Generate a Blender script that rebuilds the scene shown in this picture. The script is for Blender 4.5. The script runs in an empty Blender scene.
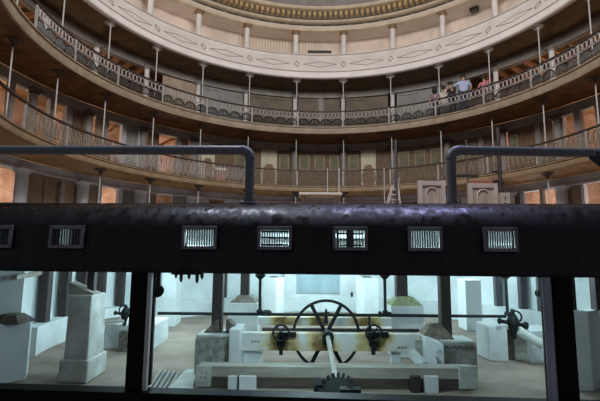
import bpy, bmesh, math, random
from math import sin, cos, tan, pi, radians as RAD, atan2, hypot, sqrt
from mathutils import Vector, Matrix
random.seed(7)
COL = bpy.context.scene.collection
# ------------------------------------------------------------------ camera model
F, PITCH, ROLL, EYE = 440.0, 0.13136, -0.009135, 2.2
_cr, _sr, _cp, _sp = cos(ROLL), sin(ROLL), cos(PITCH), sin(PITCH)
Rr = Matrix(((_cr, 0, _sr), (0, 1, 0), (-_sr, 0, _cr)))
Rp = Matrix(((1, 0, 0), (0, _cp, -_sp), (0, _sp, _cp)))
RM = Rp @ Rr
CX, CY = 0.845, 12.04            # centre of the horseshoe
def ray(x, y): return RM @ Vector(((x - 300) / F, 1, (200.5 - y) / F))
def GP(x, y, z=0.0):
    d = ray(x, y); t = (z - EYE) / d.z
    return Vector((d.x * t, d.y * t, z))
def DP(x, y, Y):
    d = ray(x, y); t = Y / d.y
    return Vector((d.x * t, Y, EYE + d.z * t))
def RP(x, y, r):
    d = ray(x, y); h = hypot(d.x, d.y); u = Vector((d.x / h, d.y / h)); c = Vector((CX, CY))
    b = u.dot(c); s = sqrt(max(0, b * b - c.dot(c) + r * r)); t = b + s
    return Vector((u.x * t, u.y * t, EYE + d.z / h * t))
def TH(x, y, r):                 # angle round the horseshoe seen at a pixel
    p = RP(x, y, r); return math.degrees(atan2(p.x - CX, p.y - CY))
def PC(r, t, z): return Vector((CX + r * sin(RAD(t)), CY + r * cos(RAD(t)), z))
# ------------------------------------------------------------------ materials
MATS = {}
def mat(name, col, rough=.7, var=.25, scale=6, metal=0, bump=.1, streak=None, col2=None, emit=None, spec=.5, detail=6, coat=0):
    m = bpy.data.materials.new(name); m.use_nodes = True; nt = m.node_tree; N = nt.nodes; L = nt.links
    b = N['Principled BSDF']; b.inputs['Roughness'].default_value = rough; b.inputs['Metallic'].default_value = metal
    b.inputs['Specular IOR Level'].default_value = spec; b.inputs['Coat Weight'].default_value = coat
    tc = N.new('ShaderNodeTexCoord'); mp = N.new('ShaderNodeMapping'); no = N.new('ShaderNodeTexNoise'); cr = N.new('ShaderNodeValToRGB')
    L.new(tc.outputs['Object'], mp.inputs[0]); L.new(mp.outputs[0], no.inputs['Vector']); L.new(no.outputs['Fac'], cr.inputs[0])
    if streak: mp.inputs['Scale'].default_value = streak
    no.inputs['Scale'].default_value = scale; no.inputs['Detail'].default_value = detail
    c2 = col2 or tuple(c * (1 - var) for c in col)
    cr.color_ramp.elements[0].position = .38; cr.color_ramp.elements[1].position = .62
    cr.color_ramp.elements[0].color = (*c2, 1); cr.color_ramp.elements[1].color = (*col, 1)
    L.new(cr.outputs[0], b.inputs['Base Color'])
    if bump:
        bm = N.new('ShaderNodeBump'); bm.inputs['Strength'].default_value = bump; bm.inputs['Distance'].default_value = .02
        L.new(no.outputs['Fac'], bm.inputs['Height']); L.new(bm.outputs[0], b.inputs['Normal'])
    if emit:
        b.inputs['Emission Color'].default_value = (*emit[0], 1); b.inputs['Emission Strength'].default_value = emit[1]
    MATS[name] = m; return m
def polar(m, kind, per, dark=.5, w=.06):
    """board joints that follow the curve: kind 'r' = rings, 'a' = radial joints (per = degrees), 'brick'"""
    nt = m.node_tree; N = nt.nodes; L = nt.links
    tc = N.new('ShaderNodeTexCoord'); sx = N.new('ShaderNodeSeparateXYZ'); L.new(tc.outputs['Object'], sx.inputs[0])
    def M(op, a, b=None):
        n = N.new('ShaderNodeMath'); n.operation = op
        for i, v in enumerate((a, b)):
            if v is None: continue
            if isinstance(v, (int, float)): n.inputs[i].default_value = v
            else: L.new(v, n.inputs[i])
        return n.outputs[0]
    dx = M('SUBTRACT', sx.outputs[0], CX); dy = M('SUBTRACT', sx.outputs[1], CY)
    ang = M('MULTIPLY', M('ARCTAN2', dx, dy), 180 / pi)
    b = N['Principled BSDF']; src = b.inputs['Base Color'].links[0].from_socket
    mix = N.new('ShaderNodeMix'); mix.data_type = 'RGBA'; mix.blend_type = 'MULTIPLY'; mix.inputs['B' if 0 else 7].default_value = (dark, dark, dark, 1)
    L.new(src, mix.inputs[6])
    if kind == 'brick':
        cb = N.new('ShaderNodeCombineXYZ'); L.new(M('MULTIPLY', ang, 12.5 * pi / 180), cb.inputs[0]); L.new(sx.outputs[2], cb.inputs[1])
        bt = N.new('ShaderNodeTexBrick'); L.new(cb.outputs[0], bt.inputs[0]); bt.inputs['Scale'].default_value = 1
        bt.inputs['Brick Width'].default_value = .3; bt.inputs['Row Height'].default_value = .1; bt.inputs['Mortar Size'].default_value = .012
        L.new(bt.outputs['Fac'], mix.inputs[0])
    else:
        v = M('SQRT', M('ADD', M('MULTIPLY', dx, dx), M('MULTIPLY', dy, dy))) if kind == 'r' else ang
        if kind == 'z': v = sx.outputs[2]
        fr = M('FRACT', M('DIVIDE', M('ADD', v, 720), per)); L.new(M('LESS_THAN', fr, w), mix.inputs[0])
    L.new(mix.outputs[2], b.inputs['Base Color']); return m
white_paint = mat('white_paint', (.80, .78, .77), .55, .12, 3)
parapet_paint = mat('parapet_paint', (.86, .83, .81), .5, .10, 1.5)
motif_paint = mat('motif_paint', (.36, .31, .29), .6, .2, 8)
tan_paint = mat('tan_paint', (.40, .29, .18), .6, .25, 3)
tan_pale = mat('tan_pale', (.38, .30, .22), .6, .22, 3)
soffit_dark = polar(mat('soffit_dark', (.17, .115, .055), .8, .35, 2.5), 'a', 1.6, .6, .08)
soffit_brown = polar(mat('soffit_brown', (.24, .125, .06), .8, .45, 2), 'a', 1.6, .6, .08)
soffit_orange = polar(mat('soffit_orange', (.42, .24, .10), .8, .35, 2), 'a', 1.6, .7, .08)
grey_plaster = mat('grey_plaster', (.33, .31, .29), .8, .18, 2)
white_plaster = mat('white_plaster', (.55, .56, .60), .8, .15, 2)
brown_panel = mat('brown_panel', (.21, .14, .09), .7, .3, 3, streak=(6, 6, .6))
brown_dim = mat('brown_dim', (.20, .165, .125), .75, .25, 2)
grey_panel = mat('grey_panel', (.30, .31, .29), .75, .2, 2)
louver_brown = polar(mat('louver_brown', (.33, .24, .16), .7, .2, 3), 'z', .06, .45, .35)
louver_grey = polar(mat('louver_grey', (.30, .30, .27), .7, .2, 3), 'z', .06, .6, .35)
pale_door = mat('pale_door', (.64, .62, .47), .6, .12, 2)
olive_glass = mat('olive_glass', (.20, .19, .12), .7, .3, 4)
brick = polar(mat('brick', (.62, .42, .32), .9, .35, 3, col2=(.45, .27, .18)), 'brick', 0, .75)
pink_plaster = mat('pink_plaster', (.80, .68, .60), .85, .18, 1.5)
rafter_wood = mat('rafter_wood', (.52, .27, .13), .7, .3, 3, streak=(1, 1, 4))
gallery_boards = polar(mat('gallery_boards', (.72, .62, .55), .7, .10, 1.5), 'r', .16, .82, .22)
gallery_slats = polar(mat('gallery_slats', (.74, .63, .52), .7, .10, 1.5), 'a', .85, .66, .25)
partition_boards = polar(mat('partition_boards', (.50, .40, .31), .7, .2, 2), 'a', .8, .55, .12)
gold = mat('gold', (.55, .38, .17), .5, .3, 8)
cream = mat('cream', (.66, .55, .42), .6, .15, 3)
frieze_dark = mat('frieze_dark', (.07, .06, .045), .6, .4, 8)
frieze_green = mat('frieze_green', (.20, .21, .17), .6, .3, 8)
dome_grey = mat('dome_grey', (.30, .27, .27), .8, .15, 2)
dome_panel = mat('dome_panel', (.12, .10, .10), .8, .3, 6)
capital_brown = mat('capital_brown', (.30, .19, .11), .6, .3, 10)
rod_grey = mat('rod_grey', (.60, .59, .57), .45, .15, 8)
bracket_dark = mat('bracket_dark', (.10, .09, .07), .6, .3, 8)
rail_dark = mat('rail_dark', (.07, .045, .04), .5, .3, 8)
iron_pale = mat('iron_pale', (.42, .40, .39), .55, .2, 6)
iron_tan = mat('iron_tan', (.25, .20, .155), .55, .25, 6)
iron_black = mat('iron_black', (.035, .035, .035), .5, .3, 8)
iron_machine = mat('iron_machine', (.016, .022, .023), .55, .4, 12, metal=.1, spec=.3)
steel_rod = mat('steel_rod', (.55, .55, .52), .4, .2, 12, metal=.2)
pipe_paint = mat('pipe_paint', (.20, .20, .20), .40, .2, 10, bump=.05)
beam_wood = mat('beam_wood', (.011, .006, .007), .30, .5, 5, streak=(2.2, 2.2, .6), bump=.35, col2=(.005, .003, .0035), detail=9, spec=.6)
def worn_gloss(m, lo, hi):
    nt = m.node_tree; N = nt.nodes; L = nt.links; tc = N.new('ShaderNodeTexCoord'); no = N.new('ShaderNodeTexNoise'); mp = N.new('ShaderNodeMapping')
    mp.inputs['Scale'].default_value = (5, 5, 1.2); L.new(tc.outputs['Object'], mp.inputs[0]); L.new(mp.outputs[0], no.inputs['Vector']); no.inputs['Scale'].default_value = 2.6; no.inputs['Detail'].default_value = 8
    r = N.new('ShaderNodeMapRange'); r.inputs['From Min'].default_value = .38; r.inputs['From Max'].default_value = .62; r.inputs['To Min'].default_value = lo; r.inputs['To Max'].default_value = hi
    L.new(no.outputs['Fac'], r.inputs['Value']); L.new(r.outputs[0], N['Principled BSDF'].inputs['Roughness'])
worn_gloss(beam_wood, .22, .62)
post_wood = mat('post_wood', (.009, .006, .006), .6, .4, 6, streak=(3, 3, .5), spec=.15)
brown_wood = mat('brown_wood', (.055, .040, .040), .65, .35, 6, streak=(3, 3, .4))
purple_wood = mat('purple_wood', (.10, .095, .105), .55, .3, 6, streak=(3, 3, .4))
post_lit_side = mat('post_lit_side', (.74, .73, .70), .6, .2, 6, streak=(3, 3, .4))  # pale colour stands for light on the side of the left post
vent_metal = mat('vent_metal', (.30, .28, .29), .45, .3, 10, metal=.3)
vent_slat = mat('vent_slat', (.10, .11, .11), .5, .3, 10)
limewash = mat('limewash', (.80, .86, .87), .85, .10, 2, bump=.25)
limewash_worn = mat('limewash_worn', (.66, .70, .68), .9, .22, 3, bump=.5, col2=(.50, .51, .47))
concrete_rough = mat('concrete_rough', (.42, .42, .39), .95, .35, 9, bump=.9, col2=(.24, .24, .22))
plank_grey = mat('plank_grey', (.42, .40, .36), .85, .3, 3, streak=(.5, 3, 3), col2=(.31, .29, .25))
pit_floor_mat = mat('pit_floor_mat', (.36, .285, .235), .95, .25, 1.2, bump=.3, col2=(.25, .20, .165))
blue_door = mat('blue_door', (.46, .60, .66), .7, .15, 2)
rubble = mat('rubble', (.20, .18, .15), .95, .5, 12, bump=1)
moss = mat('moss', (.42, .45, .26), .95, .3, 14, bump=.7)
stage_wood = mat('stage_wood', (.22, .15, .10), .7, .3, 4, streak=(.5, 4, 4))
underside = mat('underside', (.72, .78, .78), .85, .2, 4, streak=(6, .5, 1))
def rusty():
    m = mat('rust_beam', (.82, .84, .80), .8, .1, 3, bump=.2); nt = m.node_tree; N = nt.nodes; L = nt.links
    b = N['Principled BSDF']; src = b.inputs['Base Color'].links[0].from_socket
    tc = N.new('ShaderNodeTexCoord'); fac = None
    pts = [DP(x, 340, 8.8).x for x in (282, 322, 374)]
    sx = N.new('ShaderNodeSeparateXYZ'); L.new(tc.outputs['Object'], sx.inputs[0])
    no = N.new('ShaderNodeTexNoise'); no.inputs['Scale'].default_value = 5; L.new(tc.outputs['Object'], no.inputs['Vector'])
    def M(op, a, bb=None, cl=False):
        n = N.new('ShaderNodeMath'); n.operation = op; n.use_clamp = cl
        for i, v in enumerate((a, bb)):
            if v is None: continue
            if isinstance(v, (int, float)): n.inputs[i].default_value = v
            else: L.new(v, n.inputs[i])
        return n.outputs[0]
    for p, w in zip(pts, (.36, .32, .36)):
        d = M('DIVIDE', M('ABSOLUTE', M('SUBTRACT', sx.outputs[0], p)), w)
        f = M('SUBTRACT', M('ADD', M('MULTIPLY', no.outputs['Fac'], 1.5), .45), d, True)
        fac = f if fac is None else M('MAXIMUM', fac, f)
    cr = N.new('ShaderNodeValToRGB'); L.new(fac, cr.inputs[0]); e = cr.color_ramp.elements
    e[0].position = 0; e[0].color = (1, 1, 1, 1); e[1].position = 1; e[1].color = (.26, .16, .06, 1)
    k = e.new(.5); k.color = (.84, .68, .34, 1)
    mix = N.new('ShaderNodeMix'); mix.data_type = 'RGBA'; mix.blend_type = 'MULTIPLY'; mix.inputs[0].default_value = 1
    L.new(src, mix.inputs[6]); L.new(cr.outputs[0], mix.inputs[7]); L.new(mix.outputs[2], b.inputs['Base Color'])
    return m
rust_beam = rusty()
# ------------------------------------------------------------------ mesh builder
class MB:
    def __init__(s): s.v = []; s.f = []; s.mi = []; s.m = 0
    def add(s, vs, fs):
        o = len(s.v); s.v += [tuple(p) for p in vs]
        for f in fs: s.f.append([i + o for i in f]); s.mi.append(s.m)
        return s
    def hexa(s, p):     # p: 4 bottom (ccw) + 4 top
        return s.add(p, [(3, 2, 1, 0), (4, 5, 6, 7), (0, 1, 5, 4), (1, 2, 6, 5), (2, 3, 7, 6), (3, 0, 4, 7)])
    def prism(s, base, z0, z1, topscale=1.0, bz=None):
        c = sum((Vector((p[0], p[1], 0)) for p in base), Vector()) / len(base)
        lo = [(p[0], p[1], z0) for p in base]
        hi = [(c.x + (p[0] - c.x) * topscale, c.y + (p[1] - c.y) * topscale, z1) for p in base]
        return s.hexa(lo + hi)
    def box(s, c, d, rz=0, M=None):
        ps = []
        for z in (-1, 1):
            for x, y in ((-1, -1), (1, -1), (1, 1), (-1, 1)):
                v = Vector((x * d[0] / 2, y * d[1] / 2, z * d[2] / 2))
                v = (M @ v) if M else Matrix.Rotation(rz, 3, 'Z') @ v
                ps.append(v + Vector(c))
        return s.hexa(ps)
    def bar(s, a, b, w, h, up=(0, 0, 1)):    # rectangular bar from a to b
        a, b = Vector(a), Vector(b); d = (b - a).normalized(); u = Vector(up)
        if abs(d.dot(u)) > .98: u = Vector((0, 1, 0))
        r = d.cross(u).normalized(); u = r.cross(d).normalized()
        q = [a - r * w / 2 - u * h / 2, a + r * w / 2 - u * h / 2, b + r * w / 2 - u * h / 2, b - r * w / 2 - u * h / 2]
        return s.hexa(q + [p + u * h for p in q])
    def tube(s, pts, r, n=8, closed=False, r2=None):
        pts = [Vector(p) for p in pts]; k = len(pts); o = len(s.v); prev = None
        for i, p in enumerate(pts):
            if closed: d = (pts[(i + 1) % k] - pts[i - 1]).normalized()
            else: d = (pts[min(i + 1, k - 1)] - pts[max(i - 1, 0)]).normalized()
            if prev is None:
                a = Vector((0, 0, 1)) if abs(d.z) < .9 else Vector((1, 0, 0)); u = d.cross(a).normalized()
            else: u = (prev - d * prev.dot(d)).normalized()
            prev = u; w = d.cross(u); rr = r if r2 is None else r + (r2 - r) * i / (k - 1)
            s.v += [tuple(p + (u * cos(2 * pi * j / n) + w * sin(2 * pi * j / n)) * rr) for j in range(n)]
        for i in range(k if closed else k - 1):
            for j in range(n):
                a, b = o + i * n, o + ((i + 1) % k) * n
                s.f.append([a + j, a + (j + 1) % n, b + (j + 1) % n, b + j]); s.mi.append(s.m)
        if not closed:
            s.f.append([o + j for j in range(n)][::-1]); s.f.append([o + (k - 1) * n + j for j in range(n)]); s.mi += [s.m] * 2
        return s
    def lathe(s, prof, c, n=16, M=None):      # prof [(r,z)...]
        o = len(s.v); c = Vector(c)
        for r, z in prof:
            for j in range(n):
                v = Vector((r * cos(2 * pi * j / n), r * sin(2 * pi * j / n), z))
                s.v.append(tuple(c + ((M @ v) if M else v)))
        for i in range(len(prof) - 1):
            for j in range(n):
                s.f.append([o + i * n + j, o + i * n + (j + 1) % n, o + (i + 1) * n + (j + 1) % n, o + (i + 1) * n + j]); s.mi.append(s.m)
        s.f.append([o + j for j in range(n)][::-1]); s.f.append([o + (len(prof) - 1) * n + j for j in range(n)]); s.mi += [s.m] * 2
        return s
    def arc(s, prof, t0, t1, step=1.5, closed=True):   # sweep closed profile [(r,z)] round the horseshoe
        n = max(1, int(math.ceil(abs(t1 - t0) / step))); o = len(s.v); k = len(prof)
        for i in range(n + 1):
            t = t0 + (t1 - t0) * i / n
            s.v += [tuple(PC(r, t, z)) for r, z in prof]
        for i in range(n):
            for j in range(k):
                a, b = o + i * k, o + (i + 1) * k
                s.f.append([a + j, a + (j + 1) % k, b + (j + 1) % k, b + j]); s.mi.append(s.m)
        s.f.append([o + j for j in range(k)]); s.f.append([o + n * k + j for j in range(k)][::-1]); s.mi += [s.m] * 2
        return s
    def arcbox(s, r0, r1, z0, z1, t0, t1, step=1.5):
        return s.arc([(r0, z0), (r0, z1), (r1, z1), (r1, z0)], t0, t1, step)
    def build(s, name, mats, parent=None, bevel=0, smooth=False, loc=None):
        me = bpy.data.meshes.new(name)
        vs = s.v
        org = Vector((0, 0, 0))
        if loc is not None: org = Vector(loc); vs = [(x - org.x, y - org.y, z - org.z) for x, y, z in s.v]
        me.from_pydata(vs, [], s.f)
        for m in (mats if isinstance(mats, (list, tuple)) else [mats]): me.materials.append(m)
        for p, i in zip(me.polygons, s.mi): p.material_index = i
        bm = bmesh.new(); bm.from_mesh(me); bmesh.ops.recalc_face_normals(bm, faces=bm.faces); bm.to_mesh(me); bm.free()
        if smooth:
            me.polygons.foreach_set('use_smooth', [True] * len(me.polygons))
            try: me.set_sharp_from_angle(angle=RAD(40))
            except Exception: pass
        o = bpy.data.objects.new(name, me); COL.objects.link(o)
        if loc is not None: o.location = org
        if parent:
            o.parent = parent; wl = Vector((0, 0, 0)); q = parent
            while q: wl += Vector(q.location); q = q.parent
            o.location = org - wl
        if bevel:
            b = o.modifiers.new('bevel', 'BEVEL'); b.width = bevel; b.segments = 2; b.limit_method = 'ANGLE'
        return o
def tag(o, label, cat, group=None):
    o['label'] = label; o['category'] = cat
    if group: o['group'] = group
    return o
def thing(name, label, cat, loc, group=None, rz=0):
    o = bpy.data.objects.new(name, None); COL.objects.link(o); o.location = Vector(loc); o.rotation_euler = (0, 0, rz)
    o.empty_display_size = .1
    return tag(o, label, cat, group)
def struct(o): o['kind'] = 'structure'; return o
ORD = ['first', 'second', 'third', 'fourth', 'fifth', 'sixth', 'seventh', 'eighth', 'ninth', 'tenth', 'eleventh', 'twelfth', 'thirteenth', 'fourteenth', 'fifteenth', 'sixteenth']
# ------------------------------------------------------------------ levels of the house
TL, TR = -112, 112
DECK = 2.60
S1, F1, H1 = 5.33, 5.55, 6.31        # first gallery: soffit, floor, rail
S2, F2, H2 = 8.08, 8.38, 9.16        # second gallery
S3, F3, P3 = 10.92, 11.15, 12.50     # third gallery, parapet top
CEIL = 13.97
WR = 10.25                           # inner wall radius
RODR = 8.75
POSTS = [-94.4, -80.6, -66.4, -51.8, -37.2, -22.2, -6.9, 8.1, 23.1, 37.9, 52.6, 66.6, 80.2, 95, 110]
# --- pit and floors
struct(MB().prism([(-11, 1.5), (12, 1.5), (12, 26), (-11, 26)], -.2, 0).build('floor', pit_floor_mat))
pr = 6.95
LEDGE = RP(330, 296.5, pr).z
PW = MB().arcbox(pr, pr + .9, 0, LEDGE, -106, 118)
PW.arcbox(pr + .35, pr + .9, LEDGE, DECK - .06, -106, 118)
struct(PW.build('wall_pit', limewash))
# timber auditorium floor over the pit
dk = MB(); n = 48; rr = 13.4
for (z0, z1, mi) in ((DECK - .03, DECK, 0), (DECK - .06, DECK - .03, 1)):
    dk.m = mi; pts = []
    lim = 3.3
    for i in range(n + 1):
        t = -140 + 280 * i / n; p = PC(rr, t, 0); pts.append((p.x, max(p.y, lim)))
    o = len(dk.v)
    dk.v += [(x, y, z0) for x, y in pts] + [(x, y, z1) for x, y in pts]; k = len(pts)
    dk.f.append([o + i for i in range(k)][::-1]); dk.f.append([o + k + i for i in range(k)]); dk.mi += [mi] * 2
    for i in range(k): dk.f.append([o + i, o + (i + 1) % k, o + k + (i + 1) % k, o + k + i]); dk.mi.append(mi)
deck = struct(dk.build('floor_auditorium', [stage_wood, underside]))
# stage floor the picture is taken from (below / behind the camera) and back earth
# --- galleries
def gallery(name, label, soff, fl, rim, sm, fm, lip):
    t = thing(name, label, 'balcony', (CX, CY, soff))
    MB().arcbox(rim + .12, WR - .17, soff, fl, TL, TR).build('gallery_floor', sm, t)
    MB().arc([(rim + .12, soff - .0), (rim + .03, soff - .02), (rim, soff + .05), (rim + .01, fl - .06), (rim - lip, fl - .04), (rim - lip, fl), (rim + .12, fl)], TL, TR).build('fascia', fm, t, smooth=True)
    return t
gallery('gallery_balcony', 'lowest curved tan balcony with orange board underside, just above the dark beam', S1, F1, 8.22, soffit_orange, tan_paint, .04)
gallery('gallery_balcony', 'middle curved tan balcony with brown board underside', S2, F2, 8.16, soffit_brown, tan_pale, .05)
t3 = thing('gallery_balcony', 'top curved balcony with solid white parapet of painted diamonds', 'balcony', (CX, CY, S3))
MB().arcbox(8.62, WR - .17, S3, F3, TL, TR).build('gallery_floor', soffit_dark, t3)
pp = MB(); sl = .55
def pr3(z): return 8.52 + (z - 11.32) * .65
prof = [(8.6, 10.92), (8.44, 10.92), (8.40, 10.96), (8.44, 11.20), (8.47, 11.24), (8.47, 11.28), (8.52, 11.32), (pr3(12.40), 12.40), (pr3(12.4) - .05, 12.42), (pr3(12.4) - .05, 12.50), (pr3(12.5) + .16, 12.5), (8.75, 11.15)]
pp.arc(prof, TL, TR)
pp.m = 1
pp.arc([(8.455, 11.235), (8.455, 11.285), (8.49, 11.285), (8.49, 11.235)], TL, TR)
pp.arc([(pr3(12.4) - .058, 12.43), (pr3(12.4) - .058, 12.48), (pr3(12.4) - .02, 12.48), (pr3(12.4) - .02, 12.43)], TL, TR)
def dia(tc, zc, wt, hz, wd):
    P = [(tc - wt, zc), (tc, zc + hz), (tc + wt, zc), (tc, zc - hz)]
    for i in range(4):
        a, b = P[i], P[(i + 1) % 4]; k = 5
        pts = []
        for j in range(k + 1):
            tt = a[0] + (b[0] - a[0]) * j / k; zz = a[1] + (b[1] - a[1]) * j / k
            pts.append(PC(pr3(zz) - .004, tt, zz))
        pp.tube(pts, wd, 4)
for th in POSTS:
    dia(th, 11.80, .75, .21, .024)
    dia(th + 7.42, 11.80, 5.4, .20, .022)
pp.build('parapet', [parapet_paint, motif_paint], t3)
# --- walls
def seg_wall(name, soff, fl, lint_m, segs, lint_h=.37, extra=0):
    mats = [lint_m, grey_plaster, brown_panel, brown_dim, grey_panel, louver_brown, louver_grey, pale_door, olive_glass, white_plaster, partition_boards, capital_brown, tan_pale]
    m = MB(); m.arcbox(WR - .12, WR + .12, soff - lint_h, soff, TL, TR)
    m.arcbox(WR - .16, WR - .1, soff - lint_h, soff - lint_h + .06, TL, TR)
    ix = dict(div=1, brown=2, dim=3, grey=4, lbrown=5, lgrey=6, pale=7, olive=8, white=9, board=10, cap=11, tan=12)
    top = soff - lint_h
    for (a, b, k) in segs:
        if k == 'open': continue
        base = k.split('+')[0]
        m.m = ix[base]
        if base in ('div', 'white'):
            m.arcbox(WR - .1, WR + .1, fl, top, a, b); continue
        m.arcbox(WR, WR + .06, fl, top, a, b)
        if '+w' in k:      # framed window in the upper part
            m.m = ix['tan']; c0, c1 = a + (b - a) * .16, a + (b - a) * .84; zz0, zz1 = top - 1.0, top - .22
            m.arcbox(WR - .05, WR, zz0, zz1, c0, c1)
            m.m = ix['olive']; m.arcbox(WR - .07, WR - .04, zz0 + .06, zz1 - .06, c0 + .3, c1 - .3)
        elif '+a' in k:    # arched brown head
            m.m = ix['cap']; c = (a + b) / 2
            for q in range(8):
                y0 = q / 8 * .5; ww = (b - a) * .36 * sqrt(1 - (q / 8) ** 2)
                m.arcbox(WR - .05, WR, top - 1.25 + y0, top - 1.25 + y0 + .0626, c - ww, c + ww)
            m.arcbox(WR - .05, WR, top - 1.9, top - 1.25, c - (b - a) * .36, c + (b - a) * .36)
        elif '+p' in k:    # raised frame
            f = min(.7, (b - a) * .12)
            m.arcbox(WR - .04, WR, fl, top, a, a + f); m.arcbox(WR - .04, WR, fl, top, b - f, b)
            m.arcbox(WR - .04, WR, top - .14, top, a, b); m.arcbox(WR - .04, WR, fl + .75, fl + .9, a, b); m.arcbox(WR - .04, WR, fl, fl + .2, a, b)
    return struct(m.build(name, mats))
def px_segs(lst, yfun):
    out = []
    for x0, x1, k in lst:
        out.append((TH(x0, yfun(x0), WR), TH(x1, yfun(x1), WR), k))
    return out
def lerp(x, tab):
    for (a, b), (c, d) in zip(tab, tab[1:]):
        if x <= c: return b + (d - b) * (x - a) / (c - a)
    return tab[-1][1]
# second gallery wall (seen under the white parapet)
y2 = lambda x: lerp(x, [(0, 10), (90, 48), (150, 78), (225, 96), (300, 104), (350, 104), (400, 100), (450, 90), (500, 74), (540, 56), (600, 20)])
w2 = px_segs([(163, 190, 'board'), (190, 198, 'board'), (202, 222, 'grey+p'), (222, 243, 'grey'), (249, 292, 'dim+p'), (298, 318.5, 'dim+p'), (318.5, 323.5, 'div'), (323.5, 340, 'dim'),
              (346, 366, 'dim+p'), (366, 388, 'dim'), (397, 421, 'grey+p'), (421, 438, 'grey'), (438, 470, 'grey+p')], y2)
seg_wall('wall_middle_gallery', S3, F2, grey_plaster, w2)
y1 = lambda x: lerp(x, [(0, 85), (50, 104), (100, 124), (150, 140), (200, 152), (250, 160), (345, 162), (400, 158), (450, 148), (500, 138), (550, 122), (600, 100)])
w1 = px_segs([(9, 13, 'div'), (48.5, 52, 'div'), (65, 71, 'div'), (71, 84, 'brown+p'), (96, 104, 'tan'), (104, 107.5, 'div'), (121, 125, 'white'), (125, 137, 'grey+p'), (137, 140, 'white'), (148, 159, 'brown'), (176, 180, 'div'), (180, 188, 'brown'),
              (197, 201, 'div'), (201, 215, 'pale+a'), (215, 232, 'brown+p'), (232, 246, 'brown+w'), (250, 261, 'brown'), (261, 277, 'pale+a'), (277, 291, 'brown+w'), (297, 312, 'brown+w'), (312, 327, 'brown+w'), (327, 341, 'brown+w'), (346, 361, 'brown+w'), (361, 376, 'pale+a'),
              (376, 391, 'brown+p'), (396, 412, 'brown+w'), (412, 428, 'brown+w'), (428, 444, 'brown+w'), (451, 466, 'brown+w'), (466, 479, 'brown+w'), (479, 484, 'div'), (484, 498, 'brown+p'), (508, 520, 'brown+w'), (520, 536, 'brown+p'), (536, 541, 'div'), (541, 552, 'lbrown'), (561, 564, 'div'), (575, 581, 'div'), (596, 604, 'div')], y1)
seg_wall('wall_lower_gallery', S2, F1, grey_plaster, w1)
y0 = lambda x: lerp(x, [(0, 180), (100, 196), (200, 202), (420, 203), (500, 200), (600, 190)])
w0 = px_segs([(17, 26, 'white'), (26, 46, 'lbrown+p'), (46, 59, 'lbrown+p'), (59, 63, 'div'), (63, 77, 'lbrown+p'), (77, 87, 'white'), (87, 98, 'lbrown'), (98, 100, 'white'), (117, 121, 'white'), (121, 134, 'lgrey+p'), (134, 146, 'white'), (146, 156, 'lbrown'), (172, 186, 'lgrey+p'), (186, 208, 'white'), (224, 400, 'white'),
              (400, 418, 'lbrown'), (418, 440, 'white'), (440, 462, 'lgrey'), (462, 506, 'white'), (506, 521, 'lbrown+p'), (521, 525, 'white'), (541, 544, 'div'), (557, 567, 'white'), (567, 583, 'lbrown+p'), (583, 586, 'white')], y0)
seg_wall('wall_ground', S1, DECK, white_plaster, w0, .34)
# third gallery wall, ceiling boards, cornice, dome
m = MB(); m.arcbox(10.7, 10.9, F3, CEIL, TL, TR); m.m = 1
m.arcbox(10.66, 10.7, F3, CEIL, TH(238, 43, 10.7), TH(322, 43, 10.7)); struct(m.build('wall_upper_gallery', [pink_plaster, gallery_slats]))
struct(MB().arcbox(9.25, 13.5, CEIL, CEIL + .1, TL, TR).build('ceiling_gallery', gallery_boards))
cn = MB()
cn.arc([(9.32, 13.80), (9.22, 13.82), (9.20, 13.92), (9.24, 13.97), (9.5, 13.97), (9.5, 13.80)], TL, TR)
cn.m = 1; cn.arcbox(9.30, 9.5, 13.97, 14.17, TL, TR)
cn.m = 0; cn.arc([(9.30, 14.17), (9.05, 14.17), (8.98, 14.22), (8.98, 14.26), (9.3, 14.26)], TL, TR)
cn.m = 3; cn.arc([(9.3, 14.26), (8.90, 14.26), (8.85, 14.52), (9.3, 14.52)], TL, TR)
cn.m = 0; cn.arc([(9.3, 14.52), (8.42, 14.52), (8.36, 14.58), (8.36, 14.64), (9.3, 14.64)], TL, TR)
cn.m = 2
for i in range(-44, 45):
    a = i * 1.75
    cn.arcbox(8.60, 8.95, 14.28, 14.50, a, a + .95, 2)
cn.m = 1
cn.m = 4
for i in range(-22, 23):
    cn.arcbox(9.285, 9.31, 13.99, 14.15, i * 4.95 - 0.6, i * 4.95 + .6, 2)
struct(cn.build('trim_cornice', [cream, frieze_dark, gold, bracket_dark, frieze_green]))
dm = MB(); zc = 14.64
def dome_z(r): return zc + 1.6 * sqrt(max(0, 1 - (r / 8.4) ** 2))
rs = [8.4, 8.0, 7.4, 6.6, 5.5, 4.2, 2.8, 1.4, .05]
rsz = [(r, dome_z(r) if r < 8.4 else zc) for r in rs]
dm.arc(rsz + [(r, z + .15) for r, z in reversed(rsz)], -180, 180, 5)
dm.m = 1
for i in range(-9, 10):
    a = i * 14.85 + .5
    for (t0, t1, r0, r1) in ((a - 6.3, a + 6.3, 7.72, 7.64), (a - 6.3, a - 5.7, 7.64, 6.3), (a + 5.7, a + 6.3, 7.64, 6.3), (a - 5.2, a + 5.2, 7.45, 7.25)):
        dm.arc([(r0, dome_z(r0) - .02), (r1, dome_z(r1) - .02), (r1, dome_z(r1) + .02), (r0, dome_z(r0) + .02)], t0, t1, 2)
struct(dm.build('ceiling', [dome_grey, dome_panel]))
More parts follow.
